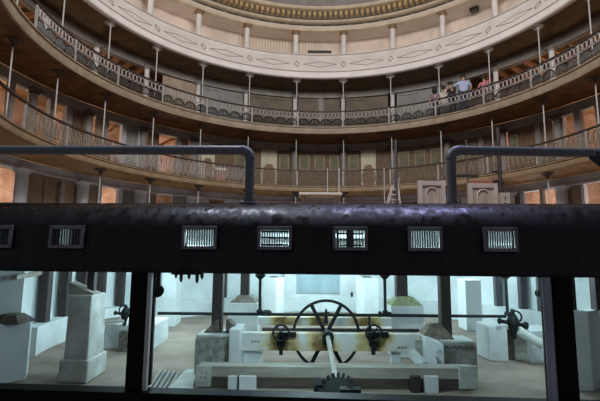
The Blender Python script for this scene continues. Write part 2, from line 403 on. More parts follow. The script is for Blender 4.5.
# outer brick wall + corridor roof boards
ow = MB(); ow.arcbox(12.5, 12.9, DECK, 14.2, TL, TR, 3); struct(ow.build('wall_outer', brick))
cf = MB(); cf.arcbox(WR - .16, 12.5, F1 - .12, F1, TL, TR); cf.arcbox(WR - .16, 12.5, F2 - .12, F2, TL, TR); cf.arcbox(WR - .16, 10.7, S3 + .02, F3, TL, TR)
struct(cf.build('floor_corridor', soffit_orange))
struct(MB().arcbox(10.72, 12.5, 10.95, 11.08, TL, TR).build('ceiling_corridor', soffit_dark))
# roof rafters behind the open bays of the middle gallery
RF = []
for side, (a0, a1) in enumerate(((-100, -44), (46, 102))):
    k = int((a1 - a0) / 3.4)
    for i in range(k):
        a = a0 + 3.4 * i
        m = MB(); m.bar(PC(WR + .25, a, 10.68), PC(12.45, a, 10.60), .13, .2)
        o = m.build('roof_rafter', rafter_wood, bevel=.01)
        o['label'] = 'orange brown timber rafters behind the open %s end of the middle gallery' % ('left', 'right')[side]; o['category'] = 'rafter'; o['group'] = 'roof rafters behind the %s end of the middle gallery' % ('left', 'right')[side]
# diagonal timber braces in the open lower-gallery bays
for i, (xa, ya, xb, yb, lab) in enumerate(((108, 132, 121, 118, 'orange diagonal timber brace in the doorway of the lower gallery, left'), (160, 146, 176, 137, 'brown diagonal timber brace in the wide opening left of the tube frame corner'))):
    m = MB(); m.bar(RP(xa, ya, 11.2), RP(xb, yb, 11.6), .12, .16); tag(m.build('timber_brace', rafter_wood, bevel=.01), lab, 'brace')
# ------------------------------------------------------------------ columns
def column(r, th, z0, z1, rad, m, label, group, capm, cat='column'):
    t = thing('round_column' if cat == 'column' else cat, label, 'column', PC(r, th, z0), group)
    h = z1 - z0
    MB().lathe([(rad * 1.3, 0), (rad * 1.3, .1), (rad * 1.08, .14), (rad, .2), (rad * .93, h - .2), (rad * .93, h - .16)], PC(r, th, z0), 18).build('shaft', m, t, smooth=True)
    cp = MB().lathe([(rad * .95, h - .17), (rad * 1.15, h - .15), (rad * 1.15, h - .12), (rad * 1.4, h - .07), (rad * 1.5, h - .05)], PC(r, th, z0), 18)
    cp.box(PC(r, th, z1 - .025), (rad * 3.1, rad * 3.1, .05), -RAD(th)); cp.build('capital', capm, t)
C2 = [-76] + [TH(x, y2(x) - 4, WR - .12) for x in (97, 147, 198.5, 246, 295, 343, 392.5, 444, 495.5, 551)]
C1 = [TH(x, y1(x), WR - .12) for x in (33, 89, 143.5, 194, 246, 294.5, 343.5, 393.5, 447, 502.5, 557)]
C0 = [TH(x, y0(x), WR - .12) for x in (21.5, 82, 140, 194, 246, 294.5, 343.5, 393.5, 450, 510, 562.5)]
for i, th in enumerate(POSTS):
    vis = 2 <= i <= 12
    if not vis: continue
    nm = ORD[i - 2]
    column(9.45, th, F3, 13.80, .13, white_paint, 'white column with brown capital above the white parapet, %s from the left end of the top gallery' % nm, 'columns of the top gallery', capital_brown) if 3 <= i <= 11 else None
    column(WR - .12, C2[i - 2], F2, S3 - .3, .115, white_paint, 'white round column behind the middle gallery railing, %s from the left' % nm, 'columns of the middle gallery wall', grey_plaster)
    column(WR - .12, C1[i - 2], F1, S2 - .3, .16, grey_plaster, 'grey round column behind the lowest gallery railing, %s from the left' % nm, 'columns of the lower gallery wall', bracket_dark)
    column(WR - .12, C0[i - 2], DECK, S1 - .3, .20, white_plaster, 'bluish white column under the lowest gallery, %s from the left' % nm, 'columns of the ground wall', white_plaster)
# ------------------------------------------------------------------ hanging rods
def rod(th, z0, z1, label, group, dark):
    t = thing('support_rod', label, 'support rod', PC(RODR, th, z0), group)
    MB().tube([PC(RODR, th, z0), PC(RODR, th, z1)], .023, 8).build('rod', rod_grey, t, smooth=True)
    b = MB().lathe([(.035, -.22), (.05, -.2), (.04, -.15), (.07, -.09), (.12, -.05), (.22, -.03), (.22, 0)], PC(RODR, th, z1), 10)
    for s in (-1, 1):
        b.bar(PC(RODR, th, z1 - .14), PC(RODR, th + s * 1.4, z1 - .02), .03, .03)
    b.build('bracket', bracket_dark if dark else iron_pale, t)
    f = MB().lathe([(.08, 0), (.08, .03), (.045, .06), (.04, .1)], PC(RODR, th, z0), 10); f.build('foot', iron_tan, t)
for i, th in enumerate(POSTS):
    if 0 <= i <= 13:
        rod(th, F2, S3, 'slim pale iron rod from middle gallery floor to top balcony, %s from the left' % ORD[i], 'rods under the top balcony', False)
        rod(th, F1, S2, 'slim grey iron rod between lowest and middle balconies, %s from the left' % ORD[i], 'rods under the middle balcony', True)
    if 2 <= i <= 12:
        rod(th, DECK, S1, 'slim iron rod holding up the lowest balcony, %s from the left' % ORD[i - 2], 'rods under the lowest balcony', True)
# ------------------------------------------------------------------ railings
def oval(mb, r, tc, zc, wt, hz, rad, n=12):
    mb.tube([PC(r, tc + wt * cos(2 * pi * j / n), zc + hz * sin(2 * pi * j / n)) for j in range(n)], rad, 4, closed=True)
def railing(rim, fl, top, label, upper):
    r = rim + .05; t = thing('gallery_railing', label, 'railing', PC(r, 0, fl))
    MB().arc([(r - .05, top - .03), (r - .04, top + .02), (r + .04, top + .02), (r + .05, top - .03)], TL, TR).build('handrail', rail_dark, t)
    MB().arcbox(r - .025, r + .025, fl, fl + .04, TL, TR).build('bottom_rail', rail_dark, t)
    for k in range(len(POSTS) - 1):
        a, b = POSTS[k], POSTS[k + 1]
        if b < -108 or a > 108: continue
        n = 12 if upper else 10; w = (b - a) / n; h = top - fl
        pale = MB()
        if upper:
            for i in range(n):
                c = a + w * (i + .5)
                oval(pale, r, c, fl + h * .76, w * .46, h * .17, .020)
            pale.tube([PC(r, a + (b - a) * q / 8, fl + h * .56) for q in range(9)], .014, 4)
            o = pale.build('ironwork_panel', iron_pale, t); pale = MB()
            for i in range(4):      # lyre shaped lower castings
                c = a + 3 * w * (i + .5)
                pts = [PC(r, c + 1.4 * w * cos(pi * q / 10), fl + h * (.22 + .30 * sin(pi * q / 10))) for q in range(11)]
                pale.tube(pts, .030, 4)
                for s in (-1.15, -.8, -.4, 0, .4, .8, 1.15):
                    hh = fl + h * (.22 + .29 * sqrt(1 - (s / 1.4) ** 2))
                    pale.tube([PC(r, c + s * w, fl + h * .12), PC(r, c + s * w, hh)], .020, 4)
                pale.tube([PC(r, c - 1.5 * w, fl + h * .13), PC(r, c, fl + h * .2), PC(r, c + 1.5 * w, fl + h * .13)], .022, 4)
            pale.build('lower_scrollwork', iron_black, o)
        else:
            for i in range(n):
                c = a + w * (i + .5)
                oval(pale, r, c, fl + h * .52, w * .36, h * .32, .018)
                oval(pale, r, c, fl + h * .52, w * .18, h * .17, .012, 8)
                oval(pale, r, c + w * .5, fl + h * .52, w * .15, h * .36, .010, 8)
                oval(pale, r, c, fl + h * .90, w * .2, h * .06, .010, 6)
                oval(pale, r, c, fl + h * .12, w * .2, h * .06, .010, 6)
            o = pale.build('ironwork_panel', iron_pale if k in (2, 3, 4) else iron_tan, t)
    for k, a in enumerate(POSTS):
        if abs(a) > 108: continue
        MB().box(PC(r, a, (fl + top) / 2), (.07, .05, top - fl), -RAD(a)).build('rail_post', iron_pale, t)
    return t
railing(8.16, F2, H2, 'ornate cast iron railing with dark scrolls along the middle balcony', True)
railing(8.22, F1, H1, 'cast iron railing of repeated ovals along the lowest balcony', False)
# ------------------------------------------------------------------ odds and ends upstairs
p = PC(9.0, TH(319.5, 54, 9.0), 12.53)
tag(MB().box(p + Vector((0, 0, .03)), (1.2, .14, .09), 0).build('lamp_bar', iron_black, bevel=.01), 'black horizontal bar lamp lying on top of the white parapet at centre', 'lamp')
p = RP(475.5, 17.5, 10.4); th = TH(475.5, 17.5, 10.4)
tag(MB().box(PC(10.3, th, CEIL - .09), (.36, .26, .16), -RAD(th)).build('ceiling_speaker', iron_black, bevel=.01), 'small black box fixed under the pale boards of the top gallery at right', 'speaker')
p = RP(451, 28, 10.6)
tag(MB().lathe([(.02, .0), (.07, -.03), (.09, -.08), (.06, -.13), (.02, -.15)], (p.x, p.y, p.z), 12).build('wall_lamp', mat('lamp_glass', (.9, .82, .7), .3, .05), smooth=True), 'small round pale lamp on the top gallery wall at right', 'lamp')
# folded bedding behind the left rail
b0 = thing('folded_mattress', 'pink and white folded mattress behind the lowest balcony railing at left', 'mattress', PC(9.1, TH(219.5, 172, 9.1), F1))
th = TH(219.5, 172, 9.1)
mp_ = mat('mattress_pink', (.80, .42, .33), .8, .2, 6); mw_ = mat('mattress_white', (.95, .88, .78), .8, .1, 6)
MB().box(PC(9.1, th, F1 + .30), (.5, .35, .6), -RAD(th)).build('bedding', mp_, b0, bevel=.05)
MB().box(PC(9.05, th, F1 + .66), (.56, .42, .14), -RAD(th)).build('sheet', mw_, b0, bevel=.04)
MB().box(PC(9.05, th, F1 + .05), (.56, .42, .10), -RAD(th)).build('sheet', mw_, b0, bevel=.04)
# things standing on the auditorium floor
def leaf(x0, x1, ytop, Y, label, redtop=False):
    a = DP(x0, ytop, Y); b = DP(x1, ytop, Y); zt = a.z; c = (a + b) / 2; w = b.x - a.x
    t = thing('folding_screen', label, 'screen', (c.x, Y, DECK))
    MB().box((c.x, Y, (DECK + zt) / 2), (w, .06, zt - DECK)).build('board', screen_wood, t, bevel=.01); bo = COL.objects[-1]
    m = MB(); h = zt - DECK
    for s in (-1, 1): m.box((c.x + s * (w / 2 - .05), Y - .04, (DECK + zt) / 2), (.08, .03, h))
    m.box((c.x, Y - .04, zt - .05), (w - .18, .03, .09)); m.box((c.x, Y - .04, DECK + .06), (w - .18, .03, .1)); m.build('frame', screen_frame, t, bevel=.005)
    m = MB()
    for s in (-.2, .2): m.box((c.x + s * w, Y - .04, DECK + h * .38), (.03, .03, h * .76))
    m.tube([(c.x + .2 * w * cos(pi * q / 8), Y - .04, DECK + h * .76 + .12 * w * sin(pi * q / 8) * 2) for q in range(9)], .015, 6); m.build('arch_moulding', screen_frame, bo)
    if redtop: MB().box((c.x + .0, Y + .05, zt + .03), (w * .75, .12, .1)).build('top_cushion', mat('red_pad', (.33, .13, .09), .7, .2, 5), t, bevel=.02)
screen_wood = mat('screen_wood', (.50, .40, .31), .7, .25, 3, streak=(5, 5, .4)); screen_frame = mat('screen_frame', (.56, .49, .43), .6, .15, 4)
leaf(417, 445, 181, 8.4, 'pale wooden panelled screen left of the right tube post')
leaf(467, 497, 183.5, 8.8, 'pale wooden panelled screen with dull red pad on top, right of the right tube post', True)
leaf(499, 509, 193, 9.2, 'narrow pale board standing right of the red-topped screen')
# ladder
t = thing('step_ladder', 'pale splayed step ladder beside a tall thin pole right of centre', 'ladder', (DP(393, 200, 9).x, 9, DECK))
lm = mat('ladder_paint', (.62, .57, .50), .6, .2, 6)
for (xa, xb, yt, dy) in ((387.5, 393, 186, -.15), (399, 393.5, 178, -.15), (390, 394, 186, .35), (401, 396, 178, .35)):
    top = DP(xb + (3 if xa > 395 else 0), yt, 9); bot = DP(xa, 204, 9); bot = top + (bot - top) * ((top.z - DECK - .01) / (top.z - bot.z)); bot.y += dy
    MB().bar(top, bot, .035, .07).build('rail', lm, t)
for k in range(3):
    a = DP(392 - k, 190 + k * 5, 8.95); b = DP(397 + k, 190 + k * 5, 8.95); MB().bar(a, b, .12, .025).build('step', lm, t)
# tall poles
def pole(x, ytop, Y, rad, label, m, brk=None):
    tp = DP(x, ytop, Y); t = thing('scaffold_pole', label, 'pole', (tp.x, Y, DECK))
    MB().tube([(tp.x, Y, DECK), tp], rad, 8).build('tube', m, t, smooth=True)
    MB().lathe([(rad * 3, 0), (rad * 3, .015), (rad * 1.3, .03), (rad * 1.3, .08)], (tp.x, Y, DECK), 10).build('base_plate', m, t)
    if brk:
        for (yy, w) in brk:
            q = DP(x, yy, Y); MB().box((q.x, Y, q.z), (w, .05, .05)).build('clamp', iron_black, t)
pole(384, 168, 8.6, .011, 'thin grey pole at the left of the step ladder', rod_grey)
pole(395.5, 140, 8.9, .028, 'tall dull blue-grey pole behind the step ladder', purple_wood)
pole(466, 140, 9.0, .016, 'thin dark pole at the left edge of the red-topped screen', purple_wood, [(176, .5)])
pole(497.5, 128, 9.6, .045, 'thick grey-brown pole with clamps right of the red-topped screen', brown_wood, [(172, .2), (183, .3), (192, .25)])
pole(327.5, 168, 9.4, .009, 'thin white pole above the plank table, left one', rod_grey)
pole(339, 168, 9.4, .014, 'thin white pole above the plank table, right one', rod_grey)
t = thing('trestle_table', 'long pale plank on trestles in front of the lowest balcony at centre', 'table', (DP(320, 195, 9.2).x, 9.2, DECK))
a = DP(299, 195, 9.2); b = DP(341, 195, 9.2)
MB().bar((a.x, 9.2, a.z), (b.x, 9.2, a.z), .5, .05).build('tabletop', mat('plank_pale', (.80, .72, .62), .6, .15, 5), t, bevel=.005)
for q in (.12, .88):
    for s in (-1, 1):
        x = a.x + (b.x - a.x) * q; MB().bar((x + s * .16, 9.2 + s * .1, DECK + .005), (x, 9.2, a.z - .02), .04, .04).build('leg', lm, t)
# speaker-like dark cable hooks on the deck at the far right under the frame
t = thing('pipe_clamp_hook', 'dark wedge-shaped hook hanging under the right end of the tube frame', 'hook', DP(594, 160, 3.0))
MB().hexa([DP(589, 159, 3.0), DP(604, 170, 3.0), DP(604, 170, 3.06), DP(589, 159, 3.06), DP(589, 156, 3.0), DP(604, 156, 3.0), DP(604, 156, 3.06), DP(589, 156, 3.06)]).build('hook_plate', iron_black, t)
MB().bar(DP(597, 152, 3.03), DP(597, 162, 3.03), .02, .02).build('strap', iron_black, t)
# ------------------------------------------------------------------ big dark beam with vents
def BY(x, dy=0): return 3.0 - .064 * x + dy
bx0, bx1 = -3.9, 3.9
VZ0, VZ1 = 2.272, 2.402
prof = [(0, 2.095), (0, 2.16), (0, VZ0), (0, VZ1), (.012, 2.44), (.035, 2.48), (.07, 2.52), (.115, 2.556), (.16, 2.583), (.21, 2.598), (.24, 2.602)]
vents = [(-2.5, 13, 'd'), (50, 84.5, 'd'), (182.5, 217, 'n'), (257.5, 292, 'g'), (332.5, 367.5, 'h'), (407.5, 442, 'n'), (482.5, 517, 'n')]
def bx_at(px):       # where the pixel column meets the beam's front
    d = ray(px, 240); return 3.0 * d.x / (d.y + .064 * d.x)
vx = [(bx_at(a), bx_at(b), k) for a, b, k in vents]
vx[0] = (bx_at(-21), bx_at(13), 'd')
xs = [bx0]
for a, b, k in vx: xs += [a + .02, b - .02]
xs.append(bx1)
fx = []
for i, (a, b) in enumerate(zip(xs, xs[1:])):
    n = max(1, int((b - a) / .12)); hole = i % 2 == 1
    if hole: n = 1
    for j in range(n): fx.append((a + (b - a) * j / n, a + (b - a) * (j + 1) / n, hole))
bm_ = MB(); cols = [fx[0][0]] + [f[1] for f in fx]
for x in cols: bm_.v += [(x, BY(x, dy), z) for dy, z in prof]
k = len(prof)
for i, (_, _, hole) in enumerate(fx):
    for j in range(k - 1):
        if hole and j == 2: continue
        bm_.f.append([i * k + j, i * k + j + 1, (i + 1) * k + j + 1, (i + 1) * k + j]); bm_.mi.append(0)
beam = thing('stage_edge_beam', 'massive dark varnished wooden beam with rounded top crossing the whole picture', 'beam', (0, 3, 2.095))
o = bm_.build('front_board', beam_wood, beam, smooth=True); so = o.modifiers.new('s', 'SOLIDIFY'); so.thickness = .03; so.offset = 1 if False else -1
m = MB()
m.hexa([(bx0, BY(bx0, .03), 2.095), (bx1, BY(bx1, .03), 2.095), (bx1, BY(bx1, .24), 2.095), (bx0, BY(bx0, .24), 2.095), (bx0, BY(bx0, .03), 2.13), (bx1, BY(bx1, .03), 2.13), (bx1, BY(bx1, .24), 2.13), (bx0, BY(bx0, .24), 2.13)])
m.build('bottom_board', post_wood, beam)
m = MB(); m.hexa([(bx0, BY(bx0, .22), 2.585), (bx1, BY(bx1, .22), 2.585), (bx1, BY(bx1, .50), 2.585), (bx0, BY(bx0, .50), 2.585), (bx0, BY(bx0, .22), 2.604), (bx1, BY(bx1, .22), 2.604), (bx1, BY(bx1, .50), 2.604), (bx0, BY(bx0, .50), 2.604)])
m.build('top_board', stage_wood, beam)
vl = ['grey vent grille cut by the left edge of the picture', 'dim grey vent grille near the left end of the beam', 'bright slatted vent grille left of the left tube post', 'vent grille with crossed bars right of the left tube post', 'vent grille with two small openings and a solid middle, at beam centre', 'slatted vent grille just left of the right tube post', 'brightest slatted vent grille right of the right tube post']
for (a, b, kd), lb in zip(vx, vl):
    xm = (a + b) / 2; y = BY(xm); an = atan2(-.064, 1)
    t = thing('vent_grille', lb, 'vent', (xm, y, (VZ0 + VZ1) / 2), 'vent grilles along the beam')
    zc_ = (VZ0 + VZ1) / 2; W = b - a; H = VZ1 - VZ0 + .02
    def bxp(mb, dx, z, w, h, dep=.02, off=-.012): mb.box((xm + dx, BY(xm + dx) + off, z), (w, dep, h), an)
    m = MB(); bxp(m, 0, zc_ + H / 2 - .008, W, .026); bxp(m, 0, zc_ - H / 2 + .006, W, .022)
    bxp(m, -W / 2 + .011, zc_, .022, H); bxp(m, W / 2 - .011, zc_, .022, H); m.build('frame', vent_metal, t, bevel=.003)
    iw = W - .05
    if kd in 'nd':
        n = 11
        m = MB()
        for i in range(n): bxp(m, -iw / 2 + iw * (i + .5) / n, zc_, .0085, H - .03, .012, .0)
        m.build('slats', vent_slat, t)
        if kd == 'd':
            m = MB(); bxp(m, -iw * .36, zc_, iw * .28, H - .03, .006, .02); m.build('backing_plate', vent_metal, t)
            m = MB(); bxp(m, iw * .30, zc_, iw * .4, H - .03, .006, .02); m.build('backing_plate', vent_metal, t)
    elif kd == 'g':
        m = MB()
        for i in range(11): bxp(m, -iw / 2 + iw * (i + .5) / 11, zc_, .007, H - .03, .012, .0)
        for q in (-.3, .02, .3): bxp(m, 0, zc_ + q * H, iw, .012, .012, .004)
        m.build('slats', vent_slat, t)
    else:
        m = MB(); bxp(m, 0, zc_, iw * .28, H - .03, .01, .002); bxp(m, -iw * .45, zc_, iw * .1, H - .03, .01, .002)
        for i in range(9): bxp(m, -iw / 2 + iw * (i + .5) / 9, zc_, .006, H - .03, .012, .0)
        for q in (-.3, -.05, .22): bxp(m, 0, zc_ + q * H, iw, .010, .012, .004)
        m.build('slats', vent_slat, t)
# lower sill beam
SZ = 1.318
m = MB(); m.hexa([(bx0, BY(bx0, -.05), SZ - .3), (bx1, BY(bx1, -.05), SZ - .3), (bx1, BY(bx1, .10), SZ - .3), (bx0, BY(bx0, .10), SZ - .3), (bx0, BY(bx0, -.05), SZ), (bx1, BY(bx1, -.05), SZ), (bx1, BY(bx1, .10), SZ), (bx0, BY(bx0, .10), SZ)])
tag(m.build('sill_beam', post_wood, bevel=.01), 'black wooden sill beam along the bottom edge of the picture', 'beam')
# black posts
def bigpost(xa, xb, y_, label):
    def q(px):
        d = ray(px, y_); Y = 3.0 / (1 + .064 * d.x / d.y); return DP(px, y_, Y)
    a = q(xa); b = q(xb); xm = (a.x + b.x) / 2; t = thing('timber_post', label, 'post', (xm, BY(xm), SZ))
    MB().box((xm, BY(xm, .035), (SZ + 2.095) / 2), (b.x - a.x, .07, 2.095 - SZ)).build('shaft', post_wood, t, bevel=.006); return t, a, b
t, a, b = bigpost(128, 144.5, 330, 'thick black timber post at left with its lit side as a pale strip')
MB().box((b.x + .013, BY(b.x, .03), (SZ + 2.095) / 2), (.026, .04, 2.095 - SZ)).build('post_lit_side', post_lit_side, t)  # pale strip added in place of the post's lit side face
t, a, b = bigpost(556.5, 576, 330, 'thick black timber post at right beside a grey pipe')
def thin(xa, xb, y_, Y, z0, z1, name, label, cat, m):
    a = DP(xa, y_, Y); b = DP(xb, y_, Y)
    return tag(MB().box(((a.x + b.x) / 2, Y, (z0 + z1) / 2), (b.x - a.x, b.x - a.x, z1 - z0)).build(name, m, bevel=.004), label, cat)
thin(149.5, 154, 330, 3.22, SZ, 2.12, 'thin_post', 'thin black post right of the thick left timber post', 'post', iron_black)
thin(543, 546.8, 330, 2.94, SZ, 2.095, 'thin_post', 'very thin black post left of the grey pipe at right', 'post', post_wood)
x = a.x - .031
tag(MB().tube([(x, BY(x) + .03, SZ), (x, BY(x) + .03, 2.095)], .030, 14).build('grey_pipe', mat('pipe_grey', (.50, .49, .55), .6, .25, 6, streak=(3, 3, .5)), smooth=True), 'dull grey-violet pipe between a thin black post and the thick right post', 'pipe')
# pulley blocks hanging from the beam
def pulley(x0, x1, y0, y1, Y, label):
    a = DP(x0, y0, Y); b = DP(x1, y1, Y); c = (a + b) / 2; t = thing('pulley_block', label, 'pulley', (c.x, Y, a.z))
    MB().box((c.x, Y, (2.11 + b.z) / 2 + .02), ((b.x - a.x) * .6, .05, 2.11 - b.z - .03)).build('housing', iron_black, t, bevel=.01)
    Mr = Matrix.Rotation(pi / 2, 3, 'X')
    MB().lathe([((b.x - a.x) * .5, -.02), ((b.x - a.x) * .42, 0), ((b.x - a.x) * .5, .02)], (c.x, Y, b.z + (b.x - a.x) * .6), 16, Mr).build('sheave', iron_machine, t)
pulley(151, 163, 275, 299, 3.26, 'black pulley block hanging beside the left timber posts')
pulley(535, 544, 275, 298, 3.05, 'black pulley block hanging left of the right timber posts')
# comb-like machine hanging under the beam
t = thing('hanging_ratchet', 'small black toothed fitting hanging under the beam, right of the left post', 'fitting', DP(190, 276, 3.3))
a = DP(172, 275, 3.3); b = DP(203, 275, 3.3)
MB().box(((a.x + b.x) / 2, 3.3, 2.1), (b.x - a.x, .05, .05)).build('bar', iron_black, t)
for xx, yy in ((176, 277), (181, 281), (189, 278), (197, 282), (202, 278)):
    q = DP(xx, yy, 3.3); MB().lathe([(.004, -.02), (.012, 0), (.014, max(.02, 2.1 - q.z))], (q.x, 3.3, q.z + .01), 8).build('tooth', iron_black, t)
# tube frames
def frame(px, side, label):
    elb = DP(px, 150.3, 3.3); z = elb.z; r = .036
    t = thing('tube_frame', label, 'pipe frame', (elb.x, 3.3, DECK))
    s = side; bend = []
    for q in range(9):
        a = q / 8 * pi / 2; bend.append(Vector((elb.x + s * .07 * (1 - cos(a)), 3.3, z - .07 + .07 * sin(a))))
    end = GP(-26 if s < 0 else 626, 150 if s < 0 else 153.5, z)
    MB().tube([(elb.x, 3.3, DECK), bend[0]], r, 16).build('post', pipe_paint, t, smooth=True)
    MB().tube(bend, r * 1.12, 16).build('elbow', pipe_paint, t, smooth=True)
    MB().tube([bend[-1], end], r, 16).build('top_tube', pipe_paint, t, smooth=True)
    # far foot of the frame, beyond the edge of the picture
    MB().tube([end + Vector((0, 0, .0)), (end.x, end.y, DECK)], r, 16).build('post', pipe_paint, t, smooth=True)
    MB().lathe([(r * 2, 0), (r * 2, .012), (r * 1.2, .02), (r * 1.2, .05)], (elb.x, 3.3, DECK), 16).build('foot_flange', pipe_paint, t)
frame(250.5, -1, 'dark grey steel tube frame turning left, standing on the beam at left of centre')
frame(450.5, 1, 'dark blue-grey steel tube frame turning right, standing on the beam at right')
# ------------------------------------------------------------------ the pit: masonry piers
def pier(p0, p1, p2, ytop, label, m=limewash, step=None, name='masonry_pier', top=None, batter=1.0):
    A, B, C_ = GP(*p0), GP(*p1), GP(*p2); D_ = A + C_ - B
    base = [A, B, C_, D_]; d = ray(p1[0], ytop); zt = EYE + d.z * (hypot(B.x, B.y) / hypot(d.x, d.y))
    c = sum(base, Vector()) / 4; t = thing(name, label, 'pier', (c.x, c.y, 0), None)
    if step:
        dd = ray(p1[0], step); zs = EYE + dd.z * (hypot(B.x, B.y) / hypot(dd.x, dd.y))
        MB().prism(base, 0, zs).build('plinth', m, t, bevel=.03)
        sh = [c + (q - c) * .84 for q in base]; MB().prism(sh, zs - .005, zt, batter).build('shaft', m, t, bevel=.025)
    else: MB().prism(base, 0, zt, batter).build('shaft', m, t, bevel=.02)
    return t, base, c, zt
def rubble_on(t, c, z, sx, sy, h, m, name='rubble_cap'):
    mb = MB(); mb.prism([(c[0] - sx, c[1] - sy), (c[0] + sx, c[1] - sy), (c[0] + sx, c[1] + sy), (c[0] - sx, c[1] + sy)], z, z + h, .45)
    o = mb.build(name, m, t, bevel=.02)
    return o
T = {}
t, b_, c, z = pier((-30, 390), (26, 380), (28, 372), 322, 'big whitewashed pier with dark rubble on top at the left edge')
rubble_on(t, (c.x + .1, c.y), z - .01, .3, .3, .16, rubble)
t, b_, c, z = pier((57, 383), (86.5, 384), (106, 371), 296, 'tall whitewashed pier with stepped base standing in front at left', m=limewash_worn, step=361, batter=.93); TB = (c, z, t)
MB().hexa([c + Vector(v) for v in ((-.28, -.22, z), (.2, -.22, z), (.2, .1, z), (-.28, .1, z), (-.28, -.22, z + .22), (.2, -.22, z + .02), (.2, .1, z + .02), (-.28, .1, z + .22))]).build('wedge', plank_grey, t)
pier((12, 344), (25, 348), (42, 341), 274, 'tall grey-white pier behind the left edge pier')
pier((152, 326), (174, 327), (181, 322), 273, 'tall whitewashed pier seen right of the thick left timber post')
t, b_, c, z = pier((103, 349), (153, 350), (168, 339), 325, 'low whitewashed block with iron fitting, behind the left timber post', name='masonry_block'); LB = (c, z)
t, b_, c, z = pier((262, 318), (276, 318), (284, 315), 278, 'tall pier left of the big wheel with grey front and white side')
rubble_on(t, c, z, .2, .2, .05, rubble)
t, b_, c, z = pier((356, 316), (364, 319), (379, 319), 278, 'tall pier right of the big wheel with grey front and white side')
rubble_on(t, c, z, .2, .2, .05, rubble)
pier((458.5, 327), (467, 331), (483, 331), 280, 'tall whitewashed pier between the right wooden posts')
pier((477, 354), (489, 361), (509, 362), 326, 'low pale block at the right beside the black valve', name='masonry_block')
pier((522, 356), (532, 364), (552, 362), 331, 'low white block half hidden by the right posts', name='masonry_block')
t, b_, c, z = pier((574.5, 391), (594, 392), (606, 386), 312, 'large whitewashed pier at the right edge'); TO = (c, z)
def blk(x0, x1, yt, Y, dep, label, m, z0=0, name='masonry_block', side=None):
    a = DP(x0, yt, Y); b = DP(x1, yt, Y); t = thing(name, label, 'pier', ((a.x + b.x) / 2, Y, z0))
    sk = side or 0
    MB().hexa([(a.x, Y, z0), (b.x, Y, z0), (b.x + sk, Y + dep, z0), (a.x + sk, Y + dep, z0), (a.x, Y, a.z), (b.x, Y, a.z), (b.x + sk, Y + dep, a.z), (a.x + sk, Y + dep, a.z)]).build('shaft', m, t, bevel=.02)
    return t, (a + b) / 2, a.z
t, c, z = blk(228, 258, 303, 10.6, .7, 'white block topped with rubble carrying a wooden post, left of the wheel', limewash)
rubble_on(t, (c.x, 10.95), z, .34, .34, .16, rubble); GB = (c, z)
t, c, z = blk(391, 424, 306, 10.3, .7, 'white block with mossy green top carrying a wooden post, right of the wheel', limewash)
rubble_on(t, (c.x, 10.65), z, .38, .34, .2, moss); JB = (c, z)
# rough blocks carrying the machine
YB = 8.5
def machine_block(x0, x1, x2, x3, yt, label, flip, zbase=0):
    # rough face x0..x1, white face x2..x3
    a = DP(x0, yt, YB); b = DP(x1, yt, YB); t = thing('machine_block', label, 'block', ((a.x + b.x) / 2, YB, 0))
    MB().box(((a.x + b.x) / 2, YB + .35, a.z / 2), (b.x - a.x, .7, a.z)).build('rough_core', concrete_rough, t, bevel=.03)
    cap = MB().box(((a.x + b.x) / 2, YB + .34, a.z + .03), (b.x - a.x - .04, .66, .06)); cap.build('mortar_cap', limewash_worn, t, bevel=.015)
    return t, a, b
t, a, b = machine_block(195, 230, 0, 0, 338, 'rough grey concrete block under the left machine post', 0)
q = DP(240.5, 329, YB - .06); MB().box(((b.x + q.x) / 2, YB + .25, q.z / 2), (q.x - b.x, .72, q.z)).build('white_facing', limewash, t, bevel=.012)
m = MB(); xm = DP(220, 333, YB).x
for s in (-1, 1):
    m.hexa([Vector(v) for v in ((xm + s * .07, YB + .22, a.z + .06), (xm + s * .36, YB + .22, a.z + .06), (xm + s * .36, YB + .5, a.z + .06), (xm + s * .07, YB + .5, a.z + .06), (xm + s * .07, YB + .22, a.z + .3), (xm + s * .12, YB + .22, a.z + .3), (xm + s * .12, YB + .5, a.z + .3), (xm + s * .07, YB + .5, a.z + .3))])
m.build('haunch', rubble, t)
LA = (DP(217, 330, YB + .35).x, a.z)
t, a, b = machine_block(440, 477, 0, 0, 344, 'rough grey block with scribbles under the right machine post', 1)
q = DP(425, 337, YB - .05)
MB().hexa([Vector(v) for v in ((q.x, YB - .05, 0), (a.x, YB - .22, 0), (a.x, YB + .5, 0), (q.x, YB + .5, 0), (q.x, YB - .05, q.z), (a.x, YB - .22, a.z + .02), (a.x, YB + .5, a.z + .08), (q.x, YB + .5, q.z))]).build('white_facing', limewash, t, bevel=.012)
scr = MB(); random.seed(3)
for i in range(16):
    x = a.x + .03 + i * .038; zz = a.z - .01 - random.random() * .04
    scr.tube([(x, YB - .02, zz), (x + .02, YB - .02, zz - .05), (x + .03, YB - .02, zz - .01)], .005, 4)
for i in range(7):
    x = a.x - .02 - .12 * random.random(); zz = a.z - .1 - .25 * random.random(); yy = YB - .235 + (a.x - x) * .4
    scr.tube([(x - .03, yy, zz), (x + .03, yy - .01, zz + .04), (x + .01, yy - .01, zz - .04), (x - .02, yy, zz + .05)], .004, 4)
scr.build('scribbles', iron_black, t)
m = MB(); xm = DP(440, 333, YB).x
m.prism([(xm - .32, YB + .1), (xm + .32, YB + .1), (xm + .32, YB + .62), (xm - .32, YB + .62)], a.z + .06, a.z + .33, .35); m.build('haunch', mat('haunch_brown', (.30, .25, .20), .95, .4, 10, bump=.6), t, bevel=.02)
RA = (DP(445.5, 330, YB + .35).x, a.z)
